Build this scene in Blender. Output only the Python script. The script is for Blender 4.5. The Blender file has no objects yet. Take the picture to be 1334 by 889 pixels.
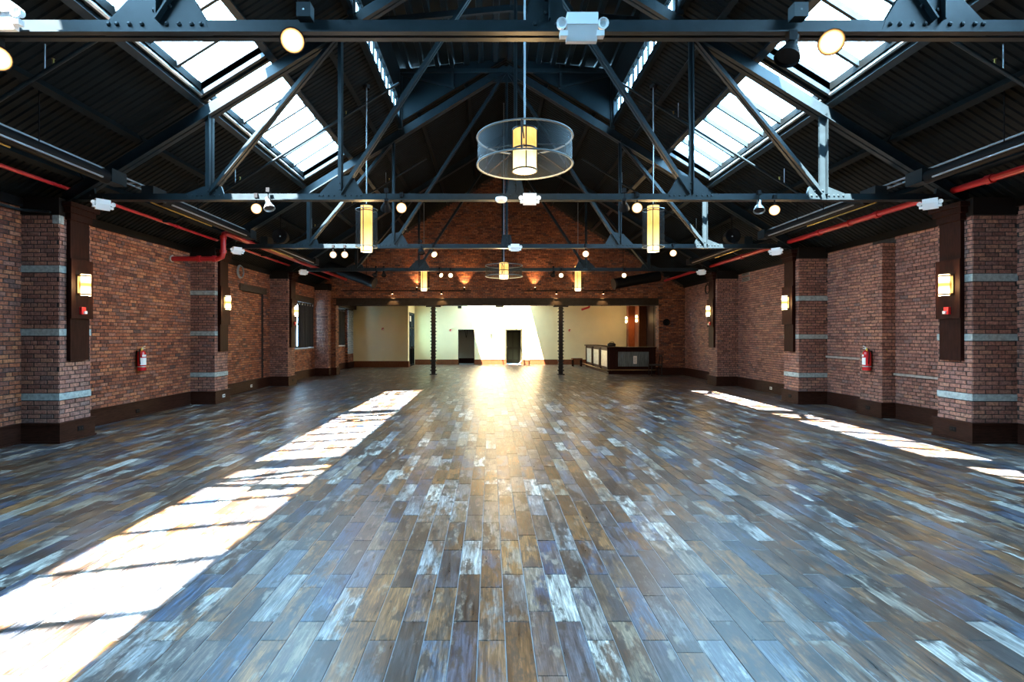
import bpy, math, random
from mathutils import Vector, Matrix

# ------------------------------------------------------------------ scene, camera, sky, sun, exposure
S = bpy.context.scene
COL = S.collection
random.seed(7)
F, PX, PY, H = 690.0, 639.0, 437.0, 1.7          # focal length (px of 1334), principal point, eye height
CX = 0.4                                         # centre line of the hall

cam_d = bpy.data.cameras.new('camera')
cam = bpy.data.objects.new('camera', cam_d)
COL.objects.link(cam)
cam_d.sensor_width = 36.0
cam_d.sensor_fit = 'HORIZONTAL'
cam_d.lens = F * 36.0 / 1334.0
cam_d.shift_x = (667.0 - PX) / 1334.0
cam_d.shift_y = -(444.5 - PY) / 1334.0
cam_d.clip_start = 0.05
cam_d.clip_end = 300
cam.location = (0, 0, H)
cam.rotation_euler = (math.radians(90), 0, 0)
S.camera = cam

world = bpy.data.worlds.new('world')
S.world = world
world.use_nodes = True
_bg = world.node_tree.nodes['Background']
_bg.inputs[0].default_value = (0.35, 0.69, 1.0, 1)
_bg.inputs[1].default_value = 23.0

sun_d = bpy.data.lights.new('sun', 'SUN')
sun_d.energy = 100.0
sun_d.color = (1.0, 0.98, 0.95)
sun_d.angle = math.radians(0.6)
sun = bpy.data.objects.new('sun', sun_d)
COL.objects.link(sun)
sun.location = (-5, -10, 25)
sun.rotation_euler = Vector((0.254, 0.55, -1.0)).to_track_quat('-Z', 'Y').to_euler()

S.view_settings.view_transform = 'Standard'
S.view_settings.look = 'None'
S.view_settings.exposure = 1.5
S.view_settings.gamma = 1.0
S.view_settings.use_curve_mapping = False
S.cycles.use_denoising = True
S.cycles.max_bounces = 10
S.cycles.diffuse_bounces = 6
S.cycles.glossy_bounces = 4
S.cycles.transparent_max_bounces = 16
S.cycles.sample_clamp_indirect = 8.0
S.cycles.caustics_reflective = False
S.cycles.caustics_refractive = False


def portal(loc, normal, sx, sy):
    d = bpy.data.lights.new('sky_portal', 'AREA')
    d.shape = 'RECTANGLE'
    d.size, d.size_y = sx, sy
    d.cycles.is_portal = True
    o = bpy.data.objects.new('sky_portal', d)
    COL.objects.link(o)
    o.location = loc
    o.rotation_euler = Vector(normal).to_track_quat('-Z', 'Y').to_euler()
    return o


def at(px, py, d):
    """world point seen at a pixel of the photograph at depth d"""
    return Vector(((px - PX) * d / F, d, H + (PY - py) * d / F))


# ------------------------------------------------------------------ materials
def new_mat(name):
    m = bpy.data.materials.new(name)
    m.use_nodes = True
    nt = m.node_tree
    b = nt.nodes['Principled BSDF']
    return m, nt, b


def N(nt, t, **kw):
    n = nt.nodes.new(t)
    for k, v in kw.items():
        setattr(n, k, v)
    return n


def ramp(nt, fac, stops, interp='LINEAR'):
    r = N(nt, 'ShaderNodeValToRGB')
    r.color_ramp.interpolation = interp
    e = r.color_ramp.elements
    while len(e) < len(stops):
        e.new(0.5)
    for i, (p, c) in enumerate(stops):
        e[i].position = p
        e[i].color = (c[0], c[1], c[2], 1) if isinstance(c, (tuple, list)) else (c, c, c, 1)
    nt.links.new(fac, r.inputs[0])
    return r.outputs[0]


def mix(nt, fac, a, b, mode='MIX'):
    m = N(nt, 'ShaderNodeMix', data_type='RGBA', blend_type=mode)
    for s, v in ((m.inputs[0], fac), (m.inputs[6], a), (m.inputs[7], b)):
        if hasattr(v, 'links'):
            nt.links.new(v, s)
        elif isinstance(v, (tuple, list)):
            s.default_value = (v[0], v[1], v[2], 1)
        else:
            s.default_value = v
    return m.outputs[2]


def math_(nt, op, a, b=0.0, c=None):
    m = N(nt, 'ShaderNodeMath', operation=op)
    for s, v in zip(m.inputs, (a, b, c)):
        if v is None:
            continue
        if hasattr(v, 'links'):
            nt.links.new(v, s)
        else:
            s.default_value = v
    return m.outputs[0]


def noise(nt, scale, detail=4.0, vec=None, rough=0.55):
    n = N(nt, 'ShaderNodeTexNoise')
    n.inputs['Scale'].default_value = scale
    n.inputs['Detail'].default_value = detail
    n.inputs['Roughness'].default_value = rough
    if vec is not None:
        nt.links.new(vec, n.inputs['Vector'])
    return n.outputs[0]


def position(nt, scale=(1, 1, 1), offset=None):
    g = N(nt, 'ShaderNodeNewGeometry')
    mp = N(nt, 'ShaderNodeMapping')
    mp.inputs['Scale'].default_value = scale
    nt.links.new(g.outputs['Position'], mp.inputs['Vector'])
    if offset is not None:
        cb = N(nt, 'ShaderNodeCombineXYZ')
        for i in range(3):
            nt.links.new(offset, cb.inputs[i])
        nt.links.new(cb.outputs[0], mp.inputs['Location'])
    return mp.outputs[0]


def piece_random(nt):
    g = N(nt, 'ShaderNodeNewGeometry')
    o = N(nt, 'ShaderNodeObjectInfo')
    s = math_(nt, 'ADD', g.outputs['Random Per Island'], o.outputs['Random'])
    return math_(nt, 'FRACT', s)


def bump(nt, b, h, strength=0.3, dist=0.01):
    n = N(nt, 'ShaderNodeBump')
    n.inputs['Strength'].default_value = strength
    n.inputs['Distance'].default_value = dist
    nt.links.new(h, n.inputs['Height'])
    nt.links.new(n.outputs[0], b.inputs['Normal'])


def plain(name, col, rough=0.6, metal=0.0, var=0.0, scale=6.0, bmp=0.0, spec=0.5, stretch=(1, 1, 1)):
    m, nt, b = new_mat(name)
    b.inputs['Roughness'].default_value = rough
    b.inputs['Metallic'].default_value = metal
    b.inputs['Specular IOR Level'].default_value = spec
    b.inputs['Base Color'].default_value = (*col, 1)
    if var > 0 or bmp > 0:
        v = position(nt, stretch)
        n = noise(nt, scale, 5, v)
        lo = tuple(c * (1 - var) for c in col)
        hi = tuple(min(1, c * (1 + var)) for c in col)
        nt.links.new(ramp(nt, n, [(0.3, lo), (0.7, hi)]), b.inputs['Base Color'])
        if bmp > 0:
            bump(nt, b, n, bmp, 0.01)
    return m


def emit(name, col, strength):
    m, nt, b = new_mat(name)
    nt.nodes.remove(b)
    e = N(nt, 'ShaderNodeEmission')
    e.inputs[0].default_value = (*col, 1)
    e.inputs[1].default_value = strength
    nt.links.new(e.outputs[0], nt.nodes['Material Output'].inputs[0])
    return m


def brick_mat(name, stops, pale, palecol=(0.40, 0.33, 0.30)):
    m, nt, b = new_mat(name)
    r = piece_random(nt)
    base = ramp(nt, r, stops)
    pos = position(nt)
    n1 = noise(nt, 26.0, 6, pos)
    col = mix(nt, 1.0, base, ramp(nt, n1, [(0.28, 0.55), (0.72, 1.75)]), 'MULTIPLY')
    n2 = noise(nt, 1.7, 3, pos)
    r2 = math_(nt, 'FRACT', math_(nt, 'MULTIPLY', r, 37.7))
    w = math_(nt, 'ADD', math_(nt, 'MULTIPLY', n2, 0.9), math_(nt, 'MULTIPLY', r2, 0.55))
    w = math_(nt, 'ADD', w, math_(nt, 'MULTIPLY', n1, 0.35))
    f = ramp(nt, w, [(1.18 - pale, 0.0), (1.42 - pale, 0.75)])
    col = mix(nt, f, col, palecol)
    nt.links.new(col, b.inputs['Base Color'])
    b.inputs['Roughness'].default_value = 0.72
    b.inputs['Specular IOR Level'].default_value = 0.35
    bump(nt, b, n1, 0.5, 0.008)
    return m


M = {}
RED = [(0.0, (0.09, 0.030, 0.020)), (0.2, (0.22, 0.072, 0.036)), (0.42, (0.30, 0.098, 0.045)), (0.58, (0.15, 0.056, 0.040)),
       (0.76, (0.38, 0.145, 0.062)), (0.9, (0.25, 0.11, 0.075)), (1.0, (0.075, 0.042, 0.038))]
DUSK = [(0.0, (0.13, 0.06, 0.046)), (0.25, (0.22, 0.098, 0.07)), (0.5, (0.28, 0.13, 0.093)), (0.7, (0.18, 0.093, 0.076)),
        (0.85, (0.33, 0.155, 0.096)), (1.0, (0.14, 0.09, 0.08))]
M['brick'] = brick_mat('red_brick', RED, 0.0)
M['brick_right'] = brick_mat('dusty_red_brick', DUSK, 0.12, (0.36, 0.28, 0.26))
M['brick_pilaster'] = brick_mat('limewashed_brick', DUSK, 0.17, (0.42, 0.32, 0.31))
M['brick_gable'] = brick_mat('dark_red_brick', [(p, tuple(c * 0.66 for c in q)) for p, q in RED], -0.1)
M['brick_white'] = brick_mat('whitewashed_brick', [(0, (0.3, 0.36, 0.42)), (1, (0.5, 0.56, 0.6))], -0.2)
M['mortar'] = plain('mortar', (0.034, 0.026, 0.023), 0.95, var=0.35, scale=14, bmp=0.3)
M['stone'] = plain('grey_stone', (0.30, 0.36, 0.35), 0.85, var=0.3, scale=18, bmp=0.5)
M['sill'] = plain('weathered_sill', (0.32, 0.29, 0.25), 0.85, var=0.3, scale=12, bmp=0.3)
M['steel'] = plain('painted_steel', (0.0085, 0.0145, 0.0175), 0.42, metal=0.0, var=0.25, scale=9, bmp=0.08, spec=0.22)
M['deck'] = plain('roof_deck_paint', (0.0042, 0.0058, 0.0060), 0.6, var=0.25, scale=3, spec=0.09)
M['mdeck'] = plain('monitor_deck_paint', (0.0045, 0.0090, 0.0110), 0.5, var=0.25, scale=3, spec=0.14)
M['black'] = plain('black_paint', (0.006, 0.006, 0.0065), 0.55, spec=0.08)
M['bearing'] = plain('blackened_timber', (0.007, 0.005, 0.004), 0.7, spec=0.15)
M['iron'] = plain('cast_iron', (0.016, 0.013, 0.012), 0.5, metal=0.0, var=0.3, scale=12, spec=0.15)
M['beam'] = plain('brown_beam', (0.020, 0.015, 0.012), 0.6, var=0.3, scale=6, spec=0.2)
M['cream'] = plain('cream_plaster', (0.76, 0.67, 0.43), 0.85, var=0.03, scale=2)
M['greywall'] = plain('grey_plaster', (0.42, 0.41, 0.37), 0.85)
M['white'] = plain('white_plastic', (0.80, 0.82, 0.82), 0.35)
M['paper'] = plain('paper', (0.85, 0.85, 0.82), 0.7)
M['chrome'] = plain('polished_metal', (0.62, 0.65, 0.68), 0.22, metal=1.0)
M['alu'] = plain('aluminium', (0.60, 0.62, 0.63), 0.3, metal=0.9)
M['rodsteel'] = plain('satin_steel', (0.22, 0.25, 0.27), 0.4)
M['hoopsteel'] = plain('dark_hoop_steel', (0.075, 0.085, 0.092), 0.4)
M['brass'] = plain('brass', (0.60, 0.42, 0.12), 0.3, metal=1.0)
M['bronze'] = plain('bronze', (0.20, 0.13, 0.06), 0.35, metal=0.8)
M['redpipe'] = plain('red_pipe_paint', (0.42, 0.018, 0.02), 0.32)
M['red'] = plain('red_enamel', (0.55, 0.015, 0.02), 0.25)
M['yellow'] = plain('yellow_tag', (0.7, 0.5, 0.05), 0.5)
M['curtain'] = plain('black_curtain_cloth', (0.014, 0.016, 0.02), 0.85, var=0.2, scale=20)
M['coil'] = plain('grey_cable', (0.22, 0.26, 0.29), 0.5)
M['zinc'] = plain('zinc_panel', (0.12, 0.155, 0.165), 0.35, metal=0.5, var=0.45, scale=7, stretch=(6, 6, 0.5))
M['zinc_light'] = plain('pale_zinc_panel', (0.34, 0.39, 0.38), 0.35, metal=0.4, var=0.3, scale=8)
M['doordark'] = plain('dark_green_door', (0.030, 0.034, 0.020), 0.6, spec=0.2)
M['revealgreen'] = plain('olive_green_paint', (0.045, 0.050, 0.030), 0.6, spec=0.2)
M['grout'] = plain('grout', (0.20, 0.22, 0.24), 0.8, var=0.2, scale=9)
M['cloth'] = plain('dark_leather', (0.02, 0.016, 0.014), 0.5)


def wood_mat(name, dark, light, rough=0.55, stretch=(3, 3, 0.35)):
    m, nt, b = new_mat(name)
    n = noise(nt, 14.0, 7, position(nt, stretch), 0.65)
    nt.links.new(ramp(nt, n, [(0.3, dark), (0.72, light)]), b.inputs['Base Color'])
    b.inputs['Roughness'].default_value = rough
    b.inputs['Specular IOR Level'].default_value = 0.07
    bump(nt, b, n, 0.15, 0.004)
    return m


M['wood'] = wood_mat('dark_stained_wood', (0.010, 0.0030, 0.0021), (0.028, 0.0082, 0.0055))
M['woodh'] = wood_mat('dark_stained_baseboard', (0.016, 0.0058, 0.0038), (0.050, 0.018, 0.011), 0.5, (0.5, 0.5, 4))
M['wood_pale'] = wood_mat('grey_brown_wood', (0.10, 0.075, 0.055), (0.17, 0.135, 0.10))
M['wood_red'] = wood_mat('red_brown_wood', (0.10, 0.035, 0.018), (0.20, 0.075, 0.035))
M['lintel'] = wood_mat('old_timber', (0.035, 0.026, 0.02), (0.085, 0.065, 0.05), 0.7, (0.6, 0.6, 5))


def floor_mat():
    m, nt, b = new_mat('wood_look_tile')
    r = piece_random(nt)
    r2 = math_(nt, 'FRACT', math_(nt, 'MULTIPLY', r, 17.31))
    r3 = math_(nt, 'FRACT', math_(nt, 'MULTIPLY', r, 91.7))
    pal = [(0.0, (0.014, 0.014, 0.015)), (0.13, (0.045, 0.023, 0.012)), (0.26, (0.10, 0.042, 0.016)), (0.36, (0.19, 0.088, 0.032)),
           (0.44, (0.026, 0.029, 0.034)), (0.53, (0.07, 0.052, 0.040)), (0.62, (0.024, 0.048, 0.090)), (0.70, (0.125, 0.075, 0.040)),
           (0.78, (0.045, 0.072, 0.110)), (0.86, (0.18, 0.135, 0.088)), (0.93, (0.20, 0.20, 0.20)), (1.0, (0.40, 0.375, 0.33))]
    a = ramp(nt, r, pal)
    c = ramp(nt, r2, pal)
    off = math_(nt, 'MULTIPLY', r3, 60.0)
    cloud = noise(nt, 1.0, 6, position(nt, (9, 3.0, 1), off), 0.65)
    streak = noise(nt, 1.0, 7, position(nt, (52, 3.6, 1), off), 0.68)
    grain = noise(nt, 1.0, 3, position(nt, (230, 7, 1), off), 0.6)
    col = mix(nt, ramp(nt, cloud, [(0.47, 0.0), (0.56, 0.9)]), a, c)
    col = mix(nt, 1.0, col, ramp(nt, streak, [(0.32, 0.20), (0.50, 0.72), (0.70, 1.75)]), 'MULTIPLY')
    col = mix(nt, 1.0, col, ramp(nt, grain, [(0.3, 0.5), (0.7, 1.4)]), 'MULTIPLY')
    worn = noise(nt, 1.0, 5, position(nt, (11, 4.5, 1), math_(nt, 'ADD', off, 9.0)), 0.62)
    col = mix(nt, ramp(nt, worn, [(0.60, 0.0), (0.70, 0.55)]), col, (0.25, 0.215, 0.17))
    col = mix(nt, ramp(nt, worn, [(0.37, 0.88), (0.45, 0.0)]), col, (0.016, 0.014, 0.013))
    nt.links.new(col, b.inputs['Base Color'])
    nt.links.new(ramp(nt, streak, [(0.3, 0.27), (0.7, 0.47)]), b.inputs['Roughness'])
    b.inputs['Specular IOR Level'].default_value = 0.48
    bump(nt, b, streak, 0.22, 0.004)
    return m


M['floor'] = floor_mat()


def glass_mat(name, tint=(0.97, 0.99, 1.0), gloss=0.06):
    m, nt, b = new_mat(name)
    nt.nodes.remove(b)
    t = N(nt, 'ShaderNodeBsdfTransparent')
    t.inputs[0].default_value = (*tint, 1)
    g = N(nt, 'ShaderNodeBsdfGlossy')
    g.inputs['Roughness'].default_value = 0.05
    x = N(nt, 'ShaderNodeMixShader')
    x.inputs[0].default_value = gloss
    nt.links.new(t.outputs[0], x.inputs[1])
    nt.links.new(g.outputs[0], x.inputs[2])
    nt.links.new(x.outputs[0], nt.nodes['Material Output'].inputs[0])
    return m


M['glass'] = glass_mat('clear_glass')
M['dimming_glass'] = glass_mat('light_dimming_tint', (0.64, 0.565, 0.49))  # tint added to the annex panes to dim and warm the light below
M['old_glass'] = glass_mat('grimy_glass', (0.80, 0.84, 0.86))


def scrim_mat():
    m, nt, b = new_mat('dark_wire_scrim')
    t = N(nt, 'ShaderNodeBsdfTransparent')
    x = N(nt, 'ShaderNodeMixShader')
    x.inputs[0].default_value = 0.40
    b.inputs['Base Color'].default_value = (0.010, 0.012, 0.013, 1)
    b.inputs['Specular IOR Level'].default_value = 0.15
    b.inputs['Roughness'].default_value = 0.5
    nt.links.new(t.outputs[0], x.inputs[1])
    nt.links.new(b.outputs[0], x.inputs[2])
    nt.links.new(x.outputs[0], nt.nodes['Material Output'].inputs[0])
    return m


M['scrim'] = scrim_mat()


def shade_mat(name, lo, hi, s_lo, s_hi, kind):
    """a lit lamp shade: brighter where the bulbs inside it are"""
    m, nt, b = new_mat(name)
    nt.nodes.remove(b)
    tc = N(nt, 'ShaderNodeTexCoord')
    sp = N(nt, 'ShaderNodeSeparateXYZ')
    nt.links.new(tc.outputs['Generated'], sp.inputs[0])
    if kind == 'sconce':
        f = ramp(nt, sp.outputs[2], [(0.0, 0.9), (0.30, 1.0), (0.48, 0.0), (0.56, 0.0), (0.72, 1.0), (1.0, 0.9)])
    else:
        st = noise(nt, 3.0, 4, None)
        f = ramp(nt, math_(nt, 'MULTIPLY', sp.outputs[2], 1.0), [(0.0, 0.95), (0.35, 0.55), (0.6, 0.2), (1.0, 0.3)])
        f = math_(nt, 'ADD', f, math_(nt, 'MULTIPLY', math_(nt, 'SUBTRACT', st, 0.5), 0.7))
    c = mix(nt, f, lo, hi)
    e = N(nt, 'ShaderNodeEmission')
    nt.links.new(c, e.inputs[0])
    nt.links.new(math_(nt, 'ADD', math_(nt, 'MULTIPLY', f, s_hi - s_lo), s_lo), e.inputs[1])
    nt.links.new(e.outputs[0], nt.nodes['Material Output'].inputs[0])
    return m


M['amber'] = shade_mat('amber_mica_shade', (1.0, 0.52, 0.10), (1.0, 0.72, 0.30), 0.75, 1.7, 'pendant')
M['sconce'] = shade_mat('lit_sconce_glass', (1.0, 0.62, 0.10), (1.0, 0.86, 0.50), 0.9, 3.5, 'sconce')
def lamp_mat():
    m, nt, b = new_mat('warm_lamp')
    nt.nodes.remove(b)
    tc = N(nt, 'ShaderNodeTexCoord')
    ln = N(nt, 'ShaderNodeVectorMath', operation='LENGTH')
    mp = N(nt, 'ShaderNodeMapping')
    mp.inputs['Scale'].default_value = (1, 1, 0)
    nt.links.new(tc.outputs['Object'], mp.inputs['Vector'])
    nt.links.new(mp.outputs[0], ln.inputs[0])
    f = math_(nt, 'DIVIDE', ln.outputs['Value'], 0.079)
    e = N(nt, 'ShaderNodeEmission')
    nt.links.new(ramp(nt, f, [(0.0, (1, 0.82, 0.55)), (0.7, (1, 0.72, 0.38)), (1.0, (1, 0.45, 0.12))]), e.inputs[0])
    nt.links.new(ramp(nt, f, [(0.0, 1.0), (0.55, 0.35), (0.82, 0.05), (1.0, 0.012)]), math_(nt, 'MULTIPLY', 0, 0).node.inputs[0])
    mu = nt.nodes[-1]
    mu.inputs[1].default_value = 26.0
    nt.links.new(mu.outputs[0], e.inputs[1])
    nt.links.new(e.outputs[0], nt.nodes['Material Output'].inputs[0])
    return m


M['lamp'] = lamp_mat()
M['lampdisc'] = emit('pendant_lens', (1.0, 0.86, 0.55), 4.0)


# ------------------------------------------------------------------ mesh building
class MB:
    def __init__(self):
        self.v, self.f, self.s = [], [], []

    def add(self, vs, fs, smooth=False, mat=None):
        n = len(self.v)
        for p in vs:
            p = Vector(p)
            self.v.append(mat @ p if mat is not None else p)
        for q in fs:
            self.f.append([i + n for i in q])
            self.s.append(smooth)
        return self

    def box(self, x0, x1, y0, y1, z0, z1, mat=None):
        vs = [(x, y, z) for z in (z0, z1) for y in (y0, y1) for x in (x0, x1)]
        return self.add(vs, [(0, 2, 3, 1), (4, 5, 7, 6), (0, 1, 5, 4), (2, 6, 7, 3), (0, 4, 6, 2), (1, 3, 7, 5)], mat=mat)

    def bar(self, p0, p1, w, h, up=(0, 0, 1), off=(0, 0)):
        """box along p0-p1, w across, h along up"""
        p0, p1 = Vector(p0), Vector(p1)
        d = (p1 - p0)
        L = d.length
        d.normalize()
        s = d.cross(Vector(up)).normalized()
        u = s.cross(d).normalized()
        m = Matrix((s, d, u)).transposed().to_4x4()
        m.translation = p0
        return self.box(-w / 2 + off[0], w / 2 + off[0], 0, L, -h / 2 + off[1], h / 2 + off[1], m)

    def tube(self, pts, r, n=10, caps=True, closed=False):
        pts = [Vector(p) for p in pts]
        k = len(pts)
        rings = []
        ref = None
        for i, p in enumerate(pts):
            if closed:
                t = pts[(i + 1) % k] - pts[i - 1]
            else:
                t = pts[min(i + 1, k - 1)] - pts[max(i - 1, 0)]
            t.normalize()
            if ref is None:
                ref = Vector((0, 0, 1)) if abs(t.z) < 0.9 else Vector((1, 0, 0))
            a = t.cross(ref).normalized()
            b = a.cross(t).normalized()
            ref = b
            rr = r[i] if isinstance(r, (list, tuple)) else r
            rings.append([p + a * (rr * math.cos(2 * math.pi * j / n)) + b * (rr * math.sin(2 * math.pi * j / n)) for j in range(n)])
        vs = [q for ring in rings for q in ring]
        fs = []
        for i in range(k if closed else k - 1):
            i2 = (i + 1) % k
            for j in range(n):
                j2 = (j + 1) % n
                fs.append((i * n + j, i2 * n + j, i2 * n + j2, i * n + j2))
        self.add(vs, fs, True)
        if caps and not closed:
            self.add(rings[0], [tuple(range(n))])
            self.add(rings[-1], [tuple(reversed(range(n)))])
        return self

    def lathe(self, prof, n=20, mat=None, smooth=True, a0=0.0, a1=2 * math.pi):
        """prof: list of (r, z); each segment keeps its own edge"""
        full = abs(a1 - a0 - 2 * math.pi) < 1e-6
        for (r0, z0), (r1, z1) in zip(prof[:-1], prof[1:]):
            k = n if full else n + 1
            vs = []
            for r, z in ((r0, z0), (r1, z1)):
                for j in range(k):
                    a = a0 + (a1 - a0) * j / n
                    vs.append((r * math.cos(a), r * math.sin(a), z))
            fs = [(j, (j + 1) % k, k + (j + 1) % k, k + j) for j in range(n)]
            self.add(vs, fs, smooth, mat)
        return self

    def ring(self, c, R, r, n=28, m=8, axis='z', sx=1.0, sy=1.0):
        pts = []
        for i in range(n):
            a = 2 * math.pi * i / n
            x, y = R * sx * math.cos(a), R * sy * math.sin(a)
            p = {'z': (x, y, 0), 'x': (0, x, y), 'y': (x, 0, y)}[axis]
            pts.append(Vector(c) + Vector(p))
        return self.tube(pts, r, m, closed=True)

    def prism(self, poly, y0, y1):
        """poly of (x, z) extruded in y"""
        n = len(poly)
        vs = [(x, y0, z) for x, z in poly] + [(x, y1, z) for x, z in poly]
        fs = [tuple(range(n)), tuple(reversed(range(n, 2 * n)))]
        fs += [(i, n + i, n + (i + 1) % n, (i + 1) % n) for i in range(n)]
        return self.add(vs, fs)

    def mesh(self, name, mat, origin=(0, 0, 0)):
        me = bpy.data.meshes.new(name)
        o = Vector(origin)
        me.from_pydata([tuple(p - o) for p in self.v], [], self.f)
        me.polygons.foreach_set('use_smooth', self.s)
        if mat is not None:
            me.materials.append(M[mat] if isinstance(mat, str) else mat)
        me.update()
        return me


def wloc(o):
    p = Vector((0, 0, 0))
    while o is not None:
        p += o.location
        o = o.parent
    return p


def link(name, me, parent=None, loc=(0, 0, 0)):
    o = bpy.data.objects.new(name, me)
    COL.objects.link(o)
    o.parent = parent
    o.location = loc
    return o


def part(name, mb, mat, parent, label=None, kind=None):
    """a part whose builder holds world coordinates (its parents must be unrotated)"""
    o = link(name, mb.mesh(name, mat, wloc(parent)), parent)
    if label:
        o['label'] = label
    if kind:
        o['kind'] = kind
    return o


def lpart(name, mb, mat, parent, loc=(0, 0, 0)):
    return link(name, mb.mesh(name, mat), parent, loc)


def tag(o, label, cat, group=None, kind=None):
    o['label'] = label
    o['category'] = cat
    if group:
        o['group'] = group
    if kind:
        o['kind'] = kind
    return o


def thing(name, loc, label, cat, group=None, kind=None):
    o = bpy.data.objects.new(name, None)
    COL.objects.link(o)
    o.location = loc
    o.empty_display_size = 0.1
    return tag(o, label, cat, group, kind)


def solid(name, mb, mat, loc, label, cat, group=None, kind=None):
    o = link(name, mb.mesh(name, mat, loc), None, loc)
    return tag(o, label, cat, group, kind)


def copy_tree(o, parent=None):
    c = o.copy()
    COL.objects.link(c)
    c.parent = parent
    for ch in list(o.children):
        copy_tree(ch, c)
    return c


def onscreen(p, margin=0):
    if p.y < 0.3:
        return None
    return (PX + p.x * F / p.y, PY - (p.z - H) * F / p.y)


# ------------------------------------------------------------------ bricks and planks
_unit = {}


def unit_brick(L, h, mat, t=0.03, proud=0.008, ch=0.004):
    key = (round(L, 3), round(h, 3), mat)
    if key not in _unit:
        a, b = L / 2, h / 2
        vs = [(-a, -t, -b), (a, -t, -b), (a, -t, b), (-a, -t, b),
              (-a, proud - ch, -b), (a, proud - ch, -b), (a, proud - ch, b), (-a, proud - ch, b),
              (-a + ch, proud, -b + ch), (a - ch, proud, -b + ch), (a - ch, proud, b - ch), (-a + ch, proud, b - ch)]
        fs = []
        for i in range(4):
            j = (i + 1) % 4
            fs.append((i, j, 4 + j, 4 + i))
            fs.append((4 + i, 4 + j, 8 + j, 8 + i))
        fs.append((8, 9, 10, 11))
        fs = [tuple(reversed(f)) for f in fs]
        _unit[key] = MB().add(vs, fs).mesh('brick', mat)
    return _unit[key]


class Bricks:
    """collects the bricks of one wall or pilaster; the largest in view become single parts"""

    def __init__(self, mat):
        self.mat = mat
        self.items = []

    def face(self, O, U, Nn, length, z0, z1, holes=(), test=None, jit=0.004, shift=0.0):
        O, U, Nn = Vector(O), Vector(U).normalized(), Vector(Nn).normalized()
        course, mo = 0.0677, 0.0135
        n = int(round((z1 - z0) / course))
        hh = (z1 - z0) / n
        for k in range(n):
            va, vb = z0 + k * hh, z0 + (k + 1) * hh - mo
            header = (k % 6 == 5)
            L = 0.104 if header else 0.208
            u = -L * (0.5 if k % 2 else 0.0) - shift
            while u < length:
                ua, ub = max(u, 0.0), min(u + L - mo, length)
                u += L
                if ub - ua < 0.035:
                    continue
                segs = [(ua, ub)]
                for (h0, h1, w0, w1) in holes:
                    if vb > w0 and va < w1:
                        ns = []
                        for (p, q) in segs:
                            if q <= h0 or p >= h1:
                                ns.append((p, q))
                            else:
                                if h0 - p > 0.03:
                                    ns.append((p, h0))
                                if q - h1 > 0.03:
                                    ns.append((h1, q))
                        segs = ns
                for (p, q) in segs:
                    c = O + U * ((p + q) / 2)
                    c.z = (va + vb) / 2
                    if test and not test(c, (q - p) / 2):
                        continue
                    self.items.append((c, U, Nn, q - p, vb - va, random.uniform(-jit, jit)))
        return self

    def area(self, it):
        c, U, Nn, L, h, j = it
        if (Vector((0, 0, H)) - c).dot(Nn) <= 0:
            return 0
        a, b = onscreen(c - U * L / 2), onscreen(c + U * L / 2)
        if a is None or b is None:
            return 0
        m = onscreen(c)
        if not (0 < m[0] < 1334 and 0 < m[1] < 889):
            return 0
        w = abs(a[0] - b[0])
        return w * h * F / c.y if w >= 6.5 else 0

    def build(self, parent, limit=300):
        sc = sorted(((self.area(it), i) for i, it in enumerate(self.items)), reverse=True)
        single = set(i for a, i in sc[:limit] if a > 0)
        base = wloc(parent)
        rest = MB()
        for i, (c, U, Nn, L, h, j) in enumerate(self.items):
            if i in single:
                me = unit_brick(round(L, 2), h, self.mat)
                o = bpy.data.objects.new('brick', me)
                COL.objects.link(o)
                o.parent = parent
                o.location = c + Nn * j - base
                o.rotation_euler = (random.uniform(-.006, .006), random.uniform(-.008, .008), math.atan2(-Nn.x, Nn.y))
            else:
                p = 0.008 + j
                A = [c - U * L / 2 - Vector((0, 0, h / 2)), c + U * L / 2 - Vector((0, 0, h / 2)),
                     c + U * L / 2 + Vector((0, 0, h / 2)), c - U * L / 2 + Vector((0, 0, h / 2))]
                vs = [q - Nn * 0.005 for q in A] + [q + Nn * p for q in A]
                fs = [(4, 5, 6, 7), (0, 1, 5, 4), (1, 2, 6, 5), (2, 3, 7, 6), (3, 0, 4, 7)]
                if U.cross(Vector((0, 0, 1))).dot(Nn) < 0:
                    fs = [tuple(reversed(f)) for f in fs]
                rest.add(vs, fs)
        if rest.v:
            part('brickwork', rest, self.mat, parent, kind='stuff')


def panelled(mb, axis, a0, a1, b0, b1, z0, z1, holes):
    """wall slab from a0..a1 along its run (axis 'x' or 'y'), thick b0..b1, with rectangular holes (u0,u1,z0,z1)"""
    us = sorted(set([a0, a1] + [h[i] for h in holes for i in (0, 1)]))
    for u, w in zip(us[:-1], us[1:]):
        cuts = sorted((h[2], h[3]) for h in holes if h[0] < (u + w) / 2 < h[1])
        z = z0
        for c0, c1 in cuts + [(z1, z1)]:
            if c0 > z + 1e-4:
                if axis == 'y':
                    mb.box(b0, b1, u, w, z, c0)
                else:
                    mb.box(u, w, b0, b1, z, c0)
            z = max(z, c1)
    return mb


# ------------------------------------------------------------------ dimensions of the hall
XL, XR = -7.40, 8.30            # faces of the long walls
PL, PR = -6.80, 7.60            # fronts of the pilasters
YG = 22.65                      # gable wall over the opening
YB = 30.6                       # back wall of the annex
YF = -4.0                       # wall behind the camera
RIDGE, SLOPE = 8.7, 0.62
TRUSS_Y = [-0.85, 3.85, 8.55, 13.25, 17.95]
BASE_H = 0.32
TOPW = 3.80


def roof(h):
    return RIDGE - SLOPE * h


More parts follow.
